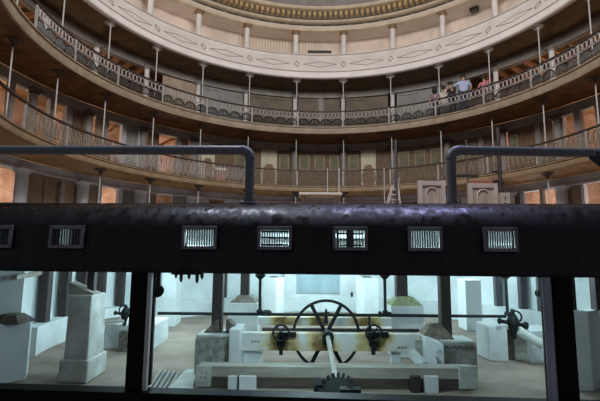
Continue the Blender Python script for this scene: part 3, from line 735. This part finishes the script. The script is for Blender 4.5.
for (x, z, lb) in ((LA[0], LA[1], 'dark wooden post on the rough block left of the wheel'), (RA[0], RA[1], 'dark wooden post on the scribbled block right of the wheel')):
    tag(MB().box((x, YB + .36, (z + .06 + DECK - .06) / 2), (.20, .20, DECK - .12 - z)).build('wooden_post', brown_wood, bevel=.01), lb, 'post')
# wooden posts on piers / ledge
def wpost(x, y, z0, w, label, m=brown_wood, grp=None):
    return tag(MB().box((x, y, (z0 + DECK - .06) / 2), (w, w, DECK - .06 - z0)).build('wooden_post', m, bevel=.01), label, 'post', grp)
wpost(GB[0].x, 10.95, GB[1] + .15, .21, 'wooden post standing on the rubble-topped white block')
wpost(JB[0].x - .06, 10.65, JB[1] + .18, .26, 'wooden post standing on the mossy white block')
wpost(TB[0].x + .05, TB[0].y, TB[1], .13, 'wooden post on top of the stepped pier at left')
wpost(TO[0].x - .25, TO[0].y + .1, TO[1], .22, 'wooden post on the right edge pier, left one')
wpost(TO[0].x + .32, TO[0].y + .1, TO[1], .18, 'wooden post on the right edge pier, right one')
led = [(46, 'dark post on the pit ledge, leftmost in view'), (65.5, 'dark post on the pit ledge, second from left'), (83, 'dark post on the pit ledge behind the stepped pier, left one'), (101.5, 'dark post on the pit ledge behind the stepped pier, right one'), (121, 'dark post on the pit ledge just left of the thick left post'), (224, 'dark post on the pit ledge just right of the left machine post'),
       (497.5, 'dark post on the pit ledge right of the tall pier'), (522, 'dark post on the pit ledge right of the thin vertical rod'), (541, 'dark post on the pit ledge touching the grey pipe')]
for x, lb in led:
    q = RP(x, 285, pr + .17); wpost(q.x, q.y, LEDGE, .22, lb, purple_wood if x > 400 else brown_wood, 'posts along the pit ledge')
# wall recess with blue hatch in the pit
q0, q1 = RP(295.5, 285, pr + .3), RP(340, 285, pr + .3)
tq0, tq1 = TH(295.5, 285, pr + .3), TH(340, 285, pr + .3); zb = RP(318, 294, pr + .3).z
m = MB(); m.arcbox(pr + .30, pr + .36, zb, DECK - .07, tq0, tq1); struct(m.build('door_1', blue_door))
m = MB(); m.arcbox(pr + .05, pr + .36, LEDGE, DECK - .07, TH(284, 285, pr + .2), tq0); m.arcbox(pr + .05, pr + .36, LEDGE, DECK - .07, tq1, TH(362, 285, pr + .2))
m.arcbox(pr + .2, pr + .36, LEDGE, zb, tq0, tq1); struct(m.build('trim_1', limewash))
m = MB(); m.arcbox(pr + .22, pr + .32, zb, zb + .05, tq0, tq1); struct(m.build('trim_2', plank_grey))
p = RP(352, 294, pr + .1); tag(MB().lathe([(.07, 0), (.08, .12), (.06, .2), (.025, .23), (.025, .28)], (p.x, p.y, LEDGE), 10).build('bottle', iron_black, smooth=True), 'small black bottle on the pit ledge right of the blue hatch', 'bottle')
# ------------------------------------------------------------------ the machine
def hbeam(x0, x1, y0, y1, Y, dep, name, label, m, cat='beam', bev=.01):
    a = DP(x0, y0, Y); b = DP(x1, y1, Y); t = tag(MB().box(((a.x + b.x) / 2, Y + dep / 2, (a.z + b.z) / 2), (b.x - a.x, dep, abs(a.z - b.z))).build(name, m, bevel=bev), label, cat); return t
ym = 8.8
fb = hbeam(240, 423, 333, 352, ym, .22, 'support_beam', 'white painted beam with rust stains in front of the lower half of the wheel', rust_beam)
hbeam(258, 393, 317, 326.5, 9.75, .2, 'support_beam', 'white beam with rust stains behind the upper half of the wheel', rust_beam)
hbeam(262, 420, 328, 332.5, 9.2, .1, 'iron_rail', 'dark horizontal iron rail passing behind the wheel hub', brown_wood, 'rail')
# stencil marks on the white beam
for (x, y, txt) in ((255, 341.5, 'm'), (402, 347.5, 'a')):
    mk = MB(); q = DP(x, y, ym - .012)
    for i in range(3):
        xx = q.x - .07 + i * .06
        mk.tube([(xx, ym - .008, q.z - .02), (xx + .02, ym - .008, q.z + .02), (xx + .035, ym - .008, q.z - .02)], .008, 4)
    mk.build('stencil_mark', iron_black, None); o = COL.objects[-1]; o.parent = fb
# lower plank beam with end plates
yl = 7.75
t = thing('base_beam', 'long grey weathered beam lying across the pit floor in front of the wheel', 'beam', (DP(336, 380, yl).x, yl, 0))
a = DP(197, 366, yl); b = DP(477, 366, yl); a2 = DP(197, 377, yl)
MB().box(((a.x + b.x) / 2, yl + .16, (a.z + a2.z) / 2), (b.x - a.x, .32, a.z - a2.z)).build('upper_plank', plank_grey, t, bevel=.008)
MB().box(((a.x + b.x) / 2, yl + .22, a2.z / 2), (b.x - a.x, .14, a2.z)).build('lower_plank', plank_grey, t, bevel=.008)
for x0, x1, yy in ((196, 211, 0), (459, 477, 1)):
    q0 = DP(x0, 366, yl - .04); q1 = DP(x1, 366, yl - .04)
    e = MB().box(((q0.x + q1.x) / 2, yl - .02, q0.z / 2 + .03), (q1.x - q0.x, .04, q0.z - .06)).build('end_plate', limewash_worn, t, bevel=.006)
    if yy == 0:
        hb = MB(); Mr = Matrix.Rotation(pi / 2, 3, 'X')
        for i, (u, v) in enumerate(((.4, .25), (.7, .3), (.35, .5), (.65, .55), (.3, .8), (.5, .82), (.7, .8))):
            hb.lathe([(.012 if i < 4 else .008, -.002), (.012 if i < 4 else .008, .002)], (q0.x + (q1.x - q0.x) * u, yl - .042, q0.z * (1 - v * .8) - .02), 10, Mr)
        hb.build('bolt_holes', iron_black, t)
for x0, x1, m_, lb in ((228, 236.5, limewash, 'narrow bright white block under the grey beam at left'), (239, 256, limewash, 'wider white block under the grey beam at left'), (411, 421, brown_wood, 'small dark brown block under the grey beam at right'), (425, 438.5, limewash, 'small white block under the grey beam at right')):
    q0 = DP(x0, 376.5, yl - .08); q1 = DP(x1, 376.5, yl - .08); tag(MB().box(((q0.x + q1.x) / 2, yl + .02, q0.z / 2), (q1.x - q0.x, .2, q0.z)).build('packing_block', m_, bevel=.006), lb, 'block')
for x0, x1, lb in ((243, 262, 'white leg under the rusty beam at left'), (392, 401, 'white leg under the rusty beam at right')):
    q0 = DP(x0, 352, 8.85); q1 = DP(x1, 352, 8.85); tag(MB().box(((q0.x + q1.x) / 2, 8.98, q0.z / 2), (q1.x - q0.x, .16, q0.z)).build('beam_leg', limewash, bevel=.008), lb, 'leg')
m = MB(); m.bar(DP(411, 352, 8.6), DP(424, 366, 8.3), .1, .16); tag(m.build('timber_chock', limewash, bevel=.006), 'white slanting chock leaning against the scribbled block', 'chock')
m = MB(); q = DP(420, 348, 8.66); m.box(q, (.17, .05, .3)); tag(m.build('wood_block', plank_grey, bevel=.006), 'small grey wood block beside the scribbled block', 'block')
# big wheel
hub = DP(326.3, 334.2, 9.10); WRAD = .65
wt = thing('gear_wheel', 'large dark iron spoked wheel in the middle of the pit', 'wheel', (hub.x, 9.10, hub.z))
TW = Matrix.Rotation(RAD(-4), 3, 'X') @ Matrix.Rotation(RAD(3), 3, 'Z')
def W(x, z, y=0): return hub + TW @ Vector((x, y, z))
MB().tube([W(WRAD * cos(2 * pi * j / 60), WRAD * sin(2 * pi * j / 60)) for j in range(60)], .022, 8, closed=True).build('rim', iron_machine, wt, smooth=True); rim_o = COL.objects[-1]
tg = MB()
for j in range(90):
    a = 2 * pi * j / 90; tg.bar(W(WRAD * .99 * cos(a), WRAD * .99 * sin(a)), W((WRAD + .035) * cos(a), (WRAD + .035) * sin(a)), .045, .02, up=(0, 1, 0))
tg.build('teeth', iron_machine, rim_o)
hb = Vector((0, 0))
for j in range(6):
    a = RAD(62 + 60 * j) if j not in (1, 4) else RAD(62 + 60 * j - 4)
    e = W(WRAD * cos(a), WRAD * sin(a)); s = W(.07 * cos(a), .07 * sin(a))
    MB().bar(s, e, .075, .04, up=(0, 1, 0)).build('spoke', iron_machine, wt, bevel=.005)
MB().lathe([(.05, -.14), (.10, -.12), (.10, .10), (.07, .12)], hub, 18, TW @ Matrix.Rotation(pi / 2, 3, 'X')).build('hub', iron_machine, wt, bevel=.005)
# drive shaft
c = DP(328, 336.5, 8.68)
tq = thing('shaft_bearing', 'black round bearing on the white beam where the pale shaft starts', 'bearing', c)
MB().lathe([(.05, -.09), (.11, -.07), (.11, .05), (.07, .07)], c, 18, Matrix.Rotation(pi / 2 + .2, 3, 'X')).build('ring', iron_machine, tq)
MB().box((c.x, 8.74, c.z - .1), (.2, .10, .12)).build('foot', iron_machine, tq, bevel=.01)
se = DP(339, 396, 6.75)
tag(MB().tube([DP(328, 337.5, 8.62), se + Vector((0, 0.1, 0))], .046, 14).build('drive_shaft', steel_rod, smooth=True), 'pale steel shaft sloping down from the wheel hub to the small gear', 'shaft')
# gear at the lower end
gt = thing('pinion_gear', 'small black toothed gear at the lower end of the pale shaft', 'gear', se)
MG = Matrix.Rotation(RAD(62), 3, 'X')
MB().lathe([(.05, -.09), (.25, -.07), (.25, .07), (.05, .09)], se, 32, MG).build('gear_body', iron_machine, gt); gb_o = COL.objects[-1]
tt = MB()
for j in range(24):
    a = 2 * pi * j / 24; d = MG @ Vector((cos(a), sin(a), 0)); ax = MG @ Vector((0, 0, 1))
    tt.bar(se + d * .23, se + d * .315, .04, .13, up=ax)
tt.build('teeth', iron_machine, gb_o)
a = DP(318, 388, 6.9); MB().lathe([(.10, -.1), (.13, 0), (.10, .1)], (a.x + .04, 6.95, a.z), 12, Matrix.Rotation(pi / 2, 3, 'Y')).build('coupling', iron_machine, gt)
a = DP(340.5, 389, 6.3); c = DP(361, 389, 6.3)
t = tag(MB().box(((a.x + c.x) / 2, 6.36, a.z - .05), (c.x - a.x, .16, .1)).box(((a.x + c.x) / 2, 6.36, a.z / 2), (.12, .1, a.z)).build('bearing_block', iron_machine, bevel=.008), 'flat black bearing block in front of the small gear', 'bearing')
# line shaft with hangers
ys = 10.2; zz = DP(330, 314.8, ys).z
ls = thing('line_shaft', 'long thin black horizontal shaft crossing behind the wheel', 'shaft', (DP(330, 315, ys).x, ys, zz))
xa, xb = DP(158, 311, ys).x, DP(506, 318, ys).x
MB().tube([(xa, ys, zz), (xb, ys, zz)], .035, 10).build('rod', iron_machine, ls, smooth=True)
for px, rad_, w in ((267, .10, .22), (327, .07, .14), (380, .09, .08), (388.5, .08, .16), (322, .05, .3)):
    x = DP(px, 315, ys).x; MB().lathe([(rad_ * .6, -w / 2), (rad_, -w / 4), (rad_, w / 4), (rad_ * .6, w / 2)], (x, ys, zz), 12, Matrix.Rotation(pi / 2, 3, 'Y')).build('coupling', iron_machine, ls)
for px, lb in ((260, 'black vertical rod left of the wheel, from beam to line shaft'), (385, 'black vertical rod right of the wheel, from beam to line shaft'), (506.5, 'black vertical rod down to the black valve at right')):
    x = DP(px, 295, ys).x; t = thing('hanger_rod', lb, 'rod', (x, ys, zz), None)
    MB().tube([(x, ys, zz + .03), (x, ys, DECK - .06)], .034, 10).build('rod', iron_machine, t, smooth=True)
    MB().lathe([(.05, -.05), (.08, 0), (.05, .05)], (x, ys - .0, zz + .06), 10).build('collar', iron_machine, t)
    z2 = DP(px, 276, ys).z
    MB().lathe([(.034, -.08), (.12, .0), (.12, .06)], (x, ys, z2), 10).build('top_collar', iron_machine, t)
# spike + levers
for px, y0, y1, Y, lb in ((326, 309, 319, 9.5, 'short black spike rising behind the wheel hub'), (369.5, 315, 334, 8.7, 'black upright lever right of the wheel')):
    a = DP(px, y0, Y); b = DP(px, y1 + 4, Y); tag(MB().tube([b, a], .05 if px < 330 else .028, 8, r2=.02).build('lever', iron_machine, smooth=True), lb, 'lever')
# side bearings with small handwheels
for px, lb in ((281, 'small black handwheel and bearing on the white beam, left of the big wheel'), (374, 'small black handwheel and bearing on the white beam, right of the big wheel')):
    c = DP(px, 333, 8.66); t = thing('handwheel_bearing', lb, 'bearing', (c.x, 8.66, c.z), None)
    MB().tube([c + Vector((.15 * cos(2 * pi * j / 20), 0, .15 * sin(2 * pi * j / 20))) for j in range(20)], .022, 6, closed=True).build('wheel_rim', iron_machine, t, smooth=True); hw_o = COL.objects[-1]
    for j in range(3): MB().bar(c - Vector((.15 * cos(pi * j / 3), 0, .15 * sin(pi * j / 3))), c + Vector((.15 * cos(pi * j / 3), 0, .15 * sin(pi * j / 3))), .02, .03, up=(0, 1, 0)).build('spoke', iron_machine, hw_o)
    b = MB(); b.box(c + Vector((.0, .12, -.16)), (.16, .12, .2)); b.box(c + Vector((.12, .12, -.04)), (.34, .12, .10)); b.build('housing', iron_machine, t, bevel=.01)
    MB().box(c + Vector((0, .10, -.27)), (.07, .05, .30)).build('strap', iron_machine, t)
# arms under the hub (curved lever)
t = tag(MB().tube([DP(312, 345 + 8, 8.68), DP(322, 368, 8.66)], .03, 8).build('brake_arm', iron_machine, smooth=True), 'thin black arm low on the left of the wheel', 'lever') if False else None
# valve machines
def valve(px, py, Y, s, label):
    c = DP(px, py, Y); t = thing('iron_valve', label, 'valve', c)
    MB().lathe([(.06 * s, -.45 * s), (.08 * s, -.3 * s), (.14 * s, -.1 * s), (.16 * s, 0), (.10 * s, .12 * s), (.05 * s, .2 * s), (.05 * s, .3 * s)], c, 14).build('body', iron_machine, t, smooth=True)
    MB().lathe([(.05 * s, -.4 * s), (.09 * s, -.36 * s), (.05 * s, -.3 * s), (.05 * s, .25 * s), (.1 * s, .3 * s), (.1 * s, .36 * s)], c + Vector((0, 0, -.06 * s)), 12, Matrix.Rotation(RAD(100), 3, 'Y')).build('cross_pipe', iron_machine, t)
    MB().tube([c + Vector((.17 * s * cos(2 * pi * j / 16), -.12 * s, .12 * s + .15 * s * sin(2 * pi * j / 16))) for j in range(16)], .025 * s, 6, closed=True).build('handwheel', iron_machine, t)
    return t
valve(513, 321, 10.0, .85, 'black cast iron valve at the foot of the right vertical rod')
valve(125, 313, 10.6, .65, 'small black valve just left of the thick left post')
q = DP(509, 333, 10.0)
for x0, x1, yt, m_, lb in ((507, 512, 330, rubble, 'thin dark board standing under the right valve'), (514, 527, 334, plank_grey, 'grey-brown board box under the right valve')):
    a = DP(x0, yt, 10.15); b = DP(x1, yt, 10.15); tag(MB().box(((a.x + b.x) / 2, 10.25, a.z / 2), (b.x - a.x, .18, a.z)).build('wood_board', m_, bevel=.006), lb, 'board')
tag(MB().tube([DP(519, 331, 9.8), DP(543, 345, 9.6)], .10, 12).build('pale_pipe', limewash_worn, smooth=True), 'thick pale pipe sloping right from the right valve', 'pipe')
Yd = GP(123, 352).y; a = DP(119, 331, Yd); b = DP(128, 331, Yd); tag(MB().box(((a.x + b.x) / 2, Yd + .1, .5 * a.z), (b.x - a.x, .2, a.z)).build('dark_box', rubble, bevel=.01), 'narrow dark box left of the thick left post', 'box')
for i, (x0, y0, x1, y1) in enumerate(((100, 321, 121, 318), (104, 324, 124, 321))):
    a = DP(x0, y0, 10); b = DP(x1, y1, 10.2); tag(MB().bar(a, b, .14, .05).build('loose_plank', plank_grey), ('grey loose plank on the low white block, upper one', 'grey loose plank on the low white block, lower one')[i], 'plank')
# slats on floor
slat_grey = mat('slat_grey', (.22, .25, .25), .6, .3, 8)
for i in range(9):
    x = 152 + i * 4.6
    a = GP(x - 6 + i * .6, 393, .02 + .0 * i); b = GP(x + 9, 371 + i * .4, .02)
    tag(MB().bar(a + Vector((0, 0, .005)), b + Vector((0, 0, .005)), .05, .035).build('metal_slat', slat_grey if i % 2 else plank_grey, bevel=.004), 'thin pale slat in the bundle lying on the pit floor near the left post', 'slat', 'slats lying on the pit floor')
m = MB().hexa([GP(166, 394, .0), GP(192, 394, 0), GP(197, 372, 0), GP(186, 372, 0), GP(166, 394, 0) + Vector((0, 0, .06)), GP(192, 394, 0) + Vector((0, 0, .06)), GP(197, 372, 0) + Vector((0, 0, .06)), GP(186, 372, 0) + Vector((0, 0, .06))])
tag(m.build('floor_board', limewash_worn, bevel=.006), 'broad pale board on the floor left of the perforated plate', 'board')
# sloping dark beam top-left of the pit
m = MB().bar(DP(14, 277.5, 9.6), DP(52, 270.5, 11.5), .12, .1); tag(m.build('sloping_beam', plank_grey), 'grey sloping beam high in the left of the pit', 'beam')
# ------------------------------------------------------------------ people
def person(name_label, base, rz, P, shirt, pants, hair, skin, sleeves=True, H=1.75, hairlong=False):
    """P: joint dict in local metres (x right, y forward, z up)"""
    t = thing('person', name_label, 'person', base, None, rz)
    s = H / 1.75
    def skinmesh(name, verts, edges, radii, m, root=0):
        me = bpy.data.meshes.new(name); me.from_pydata([Vector(v) * s for v in verts], edges, [])
        me.materials.append(m); o = bpy.data.objects.new(name, me); COL.objects.link(o); o.parent = t
        sk = o.modifiers.new('skin', 'SKIN'); sk.use_smooth_shade = True
        for i, r in enumerate(radii):
            r = r if isinstance(r, tuple) else (r, r); me.skin_vertices[0].data[i].radius = (r[0] * s, r[1] * s)
        me.skin_vertices[0].data[root].use_root = True
        sb = o.modifiers.new('sub', 'SUBSURF'); sb.levels = 1; sb.render_levels = 2
        return o
    V = []; R_ = []; E = []; idx = {}
    def v(n, p, r): idx[n] = len(V); V.append(Vector(p)); R_.append(r); return idx[n]
    def e(a, b): E.append((idx[a], idx[b]))
    v('pel', P['pel'], (.13, .11)); v('ch', P['ch'], (.16, .11)); v('nk', P['nk'], .05)
    e('pel', 'ch'); e('ch', 'nk')
    hd = Vector(P['hd']); nk = Vector(P['nk']); ax = (hd - nk).normalized()
    v('jaw', hd - ax * .04, (.065, .075)); v('cr', hd + ax * .06, (.075, .09)); e('nk', 'jaw'); e('jaw', 'cr')
    for sd in 'lr':
        v('sh' + sd, P['sh' + sd], .055); v('el' + sd, P['el' + sd], .04); v('wr' + sd, P['wr' + sd], .027)
        e('ch', 'sh' + sd); e('sh' + sd, 'el' + sd); e('el' + sd, 'wr' + sd)
        w = Vector(P['wr' + sd]); d = (w - Vector(P['el' + sd])).normalized(); pm = w + d * .07; v('pm' + sd, pm, (.036, .02)); e('wr' + sd, 'pm' + sd)
        sdv = d.cross(Vector((0, 0, 1))); sdv = sdv.normalized() if sdv.length > .1 else Vector((1, 0, 0))
        for q, (off, ln) in enumerate(((-.03, .07), (-.01, .085), (.01, .08), (.03, .06))):
            nme = 'f%d%s' % (q, sd); v(nme, pm + sdv * off + d * ln + Vector((0, 0, -.015)), .009); e('pm' + sd, nme)
        v('th' + sd, w + sdv * -.055 + d * .05, .010); e('pm' + sd, 'th' + sd)
        v('hp' + sd, P['hp' + sd], .09); v('kn' + sd, P['kn' + sd], .06); v('an' + sd, P['an' + sd], .04)
        e('pel', 'hp' + sd); e('hp' + sd, 'kn' + sd); e('kn' + sd, 'an' + sd)
        v('to' + sd, Vector(P['an' + sd]) + Vector((0, .17, -.04)), .035); e('an' + sd, 'to' + sd)
    skinmesh('body', V, E, R_, skin)
    g = lambda n: Vector(P[n])
    sv = [g('pel') + Vector((0, 0, -.06)), g('ch'), g('ch').lerp(g('nk'), .55), g('shl'), g('shr'), g('shl').lerp(g('ell'), .8), g('shr').lerp(g('elr'), .8)]
    skinmesh('shirt', sv, [(0, 1), (1, 2), (1, 3), (1, 4), (3, 5), (4, 6)], [(.17, .14), (.20, .145), (.11, .09), .085, .085, .06, .06], shirt)
    pv = [g('pel'), g('hpl'), g('hpr'), g('knl'), g('knr'), g('anl') + Vector((0, 0, .05)), g('anr') + Vector((0, 0, .05))]
    skinmesh('trousers', pv, [(0, 1), (0, 2), (1, 3), (2, 4), (3, 5), (4, 6)], [(.165, .14), .115, .115, .08, .08, .06, .06], pants)
    hh = MB(); c = hd + ax * .075 + Vector((0, -.02, 0)); M3 = ax.to_track_quat('Z', 'Y').to_matrix()
    hh.lathe([(.098, -.07 if not hairlong else -.16), (.107, -.03), (.105, .02), (.085, .065), (.045, .09), (.01, .097)], c * s, 14, M3)
    hh.build('hair', hair, None, smooth=True); o = COL.objects[-1]; o.parent = t; o.location = (0, 0, 0)
    fwd = M3 @ Vector((0, 1, 0)); 
    ft = MB(); side = M3 @ Vector((1, 0, 0))
    if fwd.y < 0: fwd = -fwd
    ft.lathe([(.012, -.012), (.016, 0), (.006, .02)], (hd + fwd * .095 - ax * .0) * s, 8)
    ft.build('nose', skin); o = COL.objects[-1]; o.parent = t
    ey = MB()
    for q in (-.032, .032): ey.lathe([(.004, -.010), (.011, 0), (.004, .010)], (hd + fwd * .088 + side * q + ax * .035) * s, 8)
    ey.build('eyes', hair); o = COL.objects[-1]; o.parent = t
    for q in (-1, 1):
        er = MB().lathe([(.006, -.028), (.016, 0), (.006, .028)], (hd + side * q * .088 + ax * .02) * s, 8); er.build('ear', skin); o = COL.objects[-1]; o.parent = t
    for sd in 'lr':
        sh = MB(); a = g('an' + sd); sh.box((a + Vector((0, .07, -.055))) * s, (.095 * s, .27 * s, .07 * s)); sh.build('shoe', iron_black, None, bevel=.02); o = COL.objects[-1]; o.parent = t
    return t
skin_m = mat('skin', (.55, .33, .24), .6, .08, 4, bump=0); hair_m = mat('hair', (.02, .015, .012), .6, .3, 20)
blue_shirt = mat('blue_shirt', (.46, .54, .78), .8, .12, 5); jeans = mat('jeans', (.05, .07, .13), .85, .2, 8)
whitet = mat('white_shirt', (.70, .72, .70), .8, .1, 5); darktop = mat('dark_top', (.05, .045, .06), .8, .3, 6); khaki = mat('khaki', (.38, .34, .30), .8, .15, 6)
pinktop = mat('pink_top', (.60, .20, .25), .8, .2, 6); violet = mat('violet_top', (.30, .20, .28), .8, .2, 6)
def stand(lean=0, arm='down'):
    P = dict(pel=(0, 0, .95), ch=(0, lean * .5, 1.30), nk=(0, lean * .8, 1.50), hd=(0, lean * 1.0 + .02, 1.62), shl=(-.19, lean * .65, 1.40), shr=(.19, lean * .65, 1.40),
             hpl=(-.10, 0, .88), hpr=(.10, 0, .88), knl=(-.11, .03, .48), knr=(.11, .0, .48), anl=(-.12, -.02, .09), anr=(.12, -.03, .09),
             ell=(-.26, lean * .65 - .02, 1.12), elr=(.26, lean * .65, 1.12), wrl=(-.24, lean + .08, .90), wrr=(.24, lean + .1, .90))
    if arm == 'left': P.update(ell=(-.42, .22, 1.28), wrl=(-.62, .34, 1.20), elr=(.30, .2, 1.18), wrr=(.2, .4, 1.05))
    if arm == 'face': P.update(ell=(-.20, lean + .18, 1.18), wrl=(-.08, lean + .16, 1.46), elr=(.2, lean + .18, 1.18), wrr=(.08, lean + .16, 1.46))
    if arm == 'rail': P.update(ell=(-.26, lean + .12, 1.12), wrl=(-.2, lean + .32, .95), elr=(.26, lean + .12, 1.12), wrr=(.2, lean + .32, .95))
    return P
def at2(px, r=8.62): 
    th = TH(px, 95, r); return PC(r, th, F2), th
for px, r, rzoff, P, sh, pa, H, lab, hl in (
    (464, 8.75, 25, stand(.22, 'left'), blue_shirt, jeans, 1.88, 'person in light blue shirt and dark jeans leaning left at the middle railing', False),
    (452.5, 8.55, 170, stand(.14, 'face'), darktop, darktop, 1.48, 'person in dark top with hands raised to the face, left of the blue shirt', False),
    (443.5, 8.95, 200, stand(.24, 'rail'), whitet, khaki, 1.52, 'person in white shirt bending over behind the middle railing', False),
    (436, 8.62, 185, stand(.30, 'rail'), violet, darktop, 1.36, 'dark haired person in violet pink top, leftmost of the group at the railing', True),
    (486, 8.62, 180, stand(.18, 'rail'), pinktop, khaki, 1.36, 'person in pinkish red top at the railing, rightmost of the group', False)):
    b, th = at2(px, r); person(lab, b, RAD(-th + rzoff), P, sh, pa, hair_m, skin_m, H=H, hairlong=hl)
# ------------------------------------------------------------------ light
def area(name, loc, look, size, power, col, sy=None):
    l = bpy.data.lights.new(name, 'AREA'); l.energy = power; l.color = col; l.size = size
    if sy: l.shape = 'RECTANGLE'; l.size_y = sy
    o = bpy.data.objects.new(name, l); COL.objects.link(o); o.location = loc
    o.rotation_euler = (Vector(look) - Vector(loc)).to_track_quat('-Z', 'Y').to_euler(); return o
def point(name, loc, power, col, rad=.15):
    l = bpy.data.lights.new(name, 'POINT'); l.energy = power; l.color = col; l.shadow_soft_size = rad
    o = bpy.data.objects.new(name, l); COL.objects.link(o); o.location = loc; return o
area('stage_daylight', (1, 4.5, 12.7), (.9, 19, 9.5), 5, 1450, (1, .95, .90), 2.5)
area('beam_sheen', (1.35, 4.1, 6.2), (1.35, 3.4, 2.5), 2.2, 70, (.45, .48, 1), .9)
area('beam_sheen', (-1.15, 4.0, 6.2), (-1.15, 3.4, 2.5), .8, 60, (.7, .78, 1), .8)
CY_ = (.66, .92, 1)
for th in (-84, -63, -42, -21, 0, 21, 42, 63, 84):  # unseen fill added to brighten the shaded wall under the lowest gallery
    point('ground_fill', PC(9.5, th, DECK + .8), 11, (.92, .95, 1), .2)
for (x, y, p_) in ((.5, 16.4, 170), (.3, 13.2, 22), (-3.3, 12.8, 145), (3.2, 14.6, 120), (5.6, 14.8, 50), (-.2, 10.8, 75), (4.6, 9.2, 70), (-2.9, 9.4, 60), (.3, 6.6, 95)):  # the one nearest the camera is added fill for the machine's front
    point('pit_lamp', (x, y, 2.28), p_, CY_, .12)
for i, th in enumerate((-78, -58, -40, 50, 68, 86)):  # added lights in place of sun on the corridor bricks
    p = PC(11.4, th, F1 + 1.9); point('corridor_fill', p, 42, (1, .80, .64), .2)
for th in (-85, -62, 60, 82):  # added fill to bring out the rafters behind the middle gallery
    p = PC(11.3, th, F2 + .9); point('corridor_fill', p, 24, (1, .78, .6), .2)
for th in (-72, -50, 55, 74):  # added fill behind the openings of the ground wall
    p = PC(11.3, th, DECK + 1.9); point('corridor_fill', p, 60, (1, .84, .72), .2)
for th in (-100, -80, -60, -40, -20, 0, 20, 40, 60, 80, 100):  # unseen fill added for window daylight inside the top gallery
    p = PC(9.95, th, F3 + .9); point('gallery_fill', p, 17 if th < -30 else 12, (1, .93, .86), .2)
w = bpy.data.worlds.new('world'); bpy.context.scene.world = w; w.use_nodes = True
w.node_tree.nodes['Background'].inputs[0].default_value = (.75, .82, 1, 1); w.node_tree.nodes['Background'].inputs[1].default_value = .10
# ------------------------------------------------------------------ camera
cd = bpy.data.cameras.new('camera'); cam = bpy.data.objects.new('camera', cd); COL.objects.link(cam)
cd.sensor_fit = 'HORIZONTAL'; cd.sensor_width = 36; cd.lens = F / 600 * 36; cd.clip_start = .05; cd.clip_end = 200
X = RM @ Vector((1, 0, 0)); Yf = RM @ Vector((0, 1, 0)); Z = RM @ Vector((0, 0, 1))
cam.matrix_world = Matrix(((X.x, Z.x, -Yf.x, 0), (X.y, Z.y, -Yf.y, 0), (X.z, Z.z, -Yf.z, EYE), (0, 0, 0, 1)))
sc = bpy.context.scene; sc.camera = cam
sc.view_settings.view_transform = 'Standard'; sc.view_settings.look = 'None'; sc.view_settings.gamma = 1; sc.view_settings.exposure = 0
sc.view_settings.use_curve_mapping = False
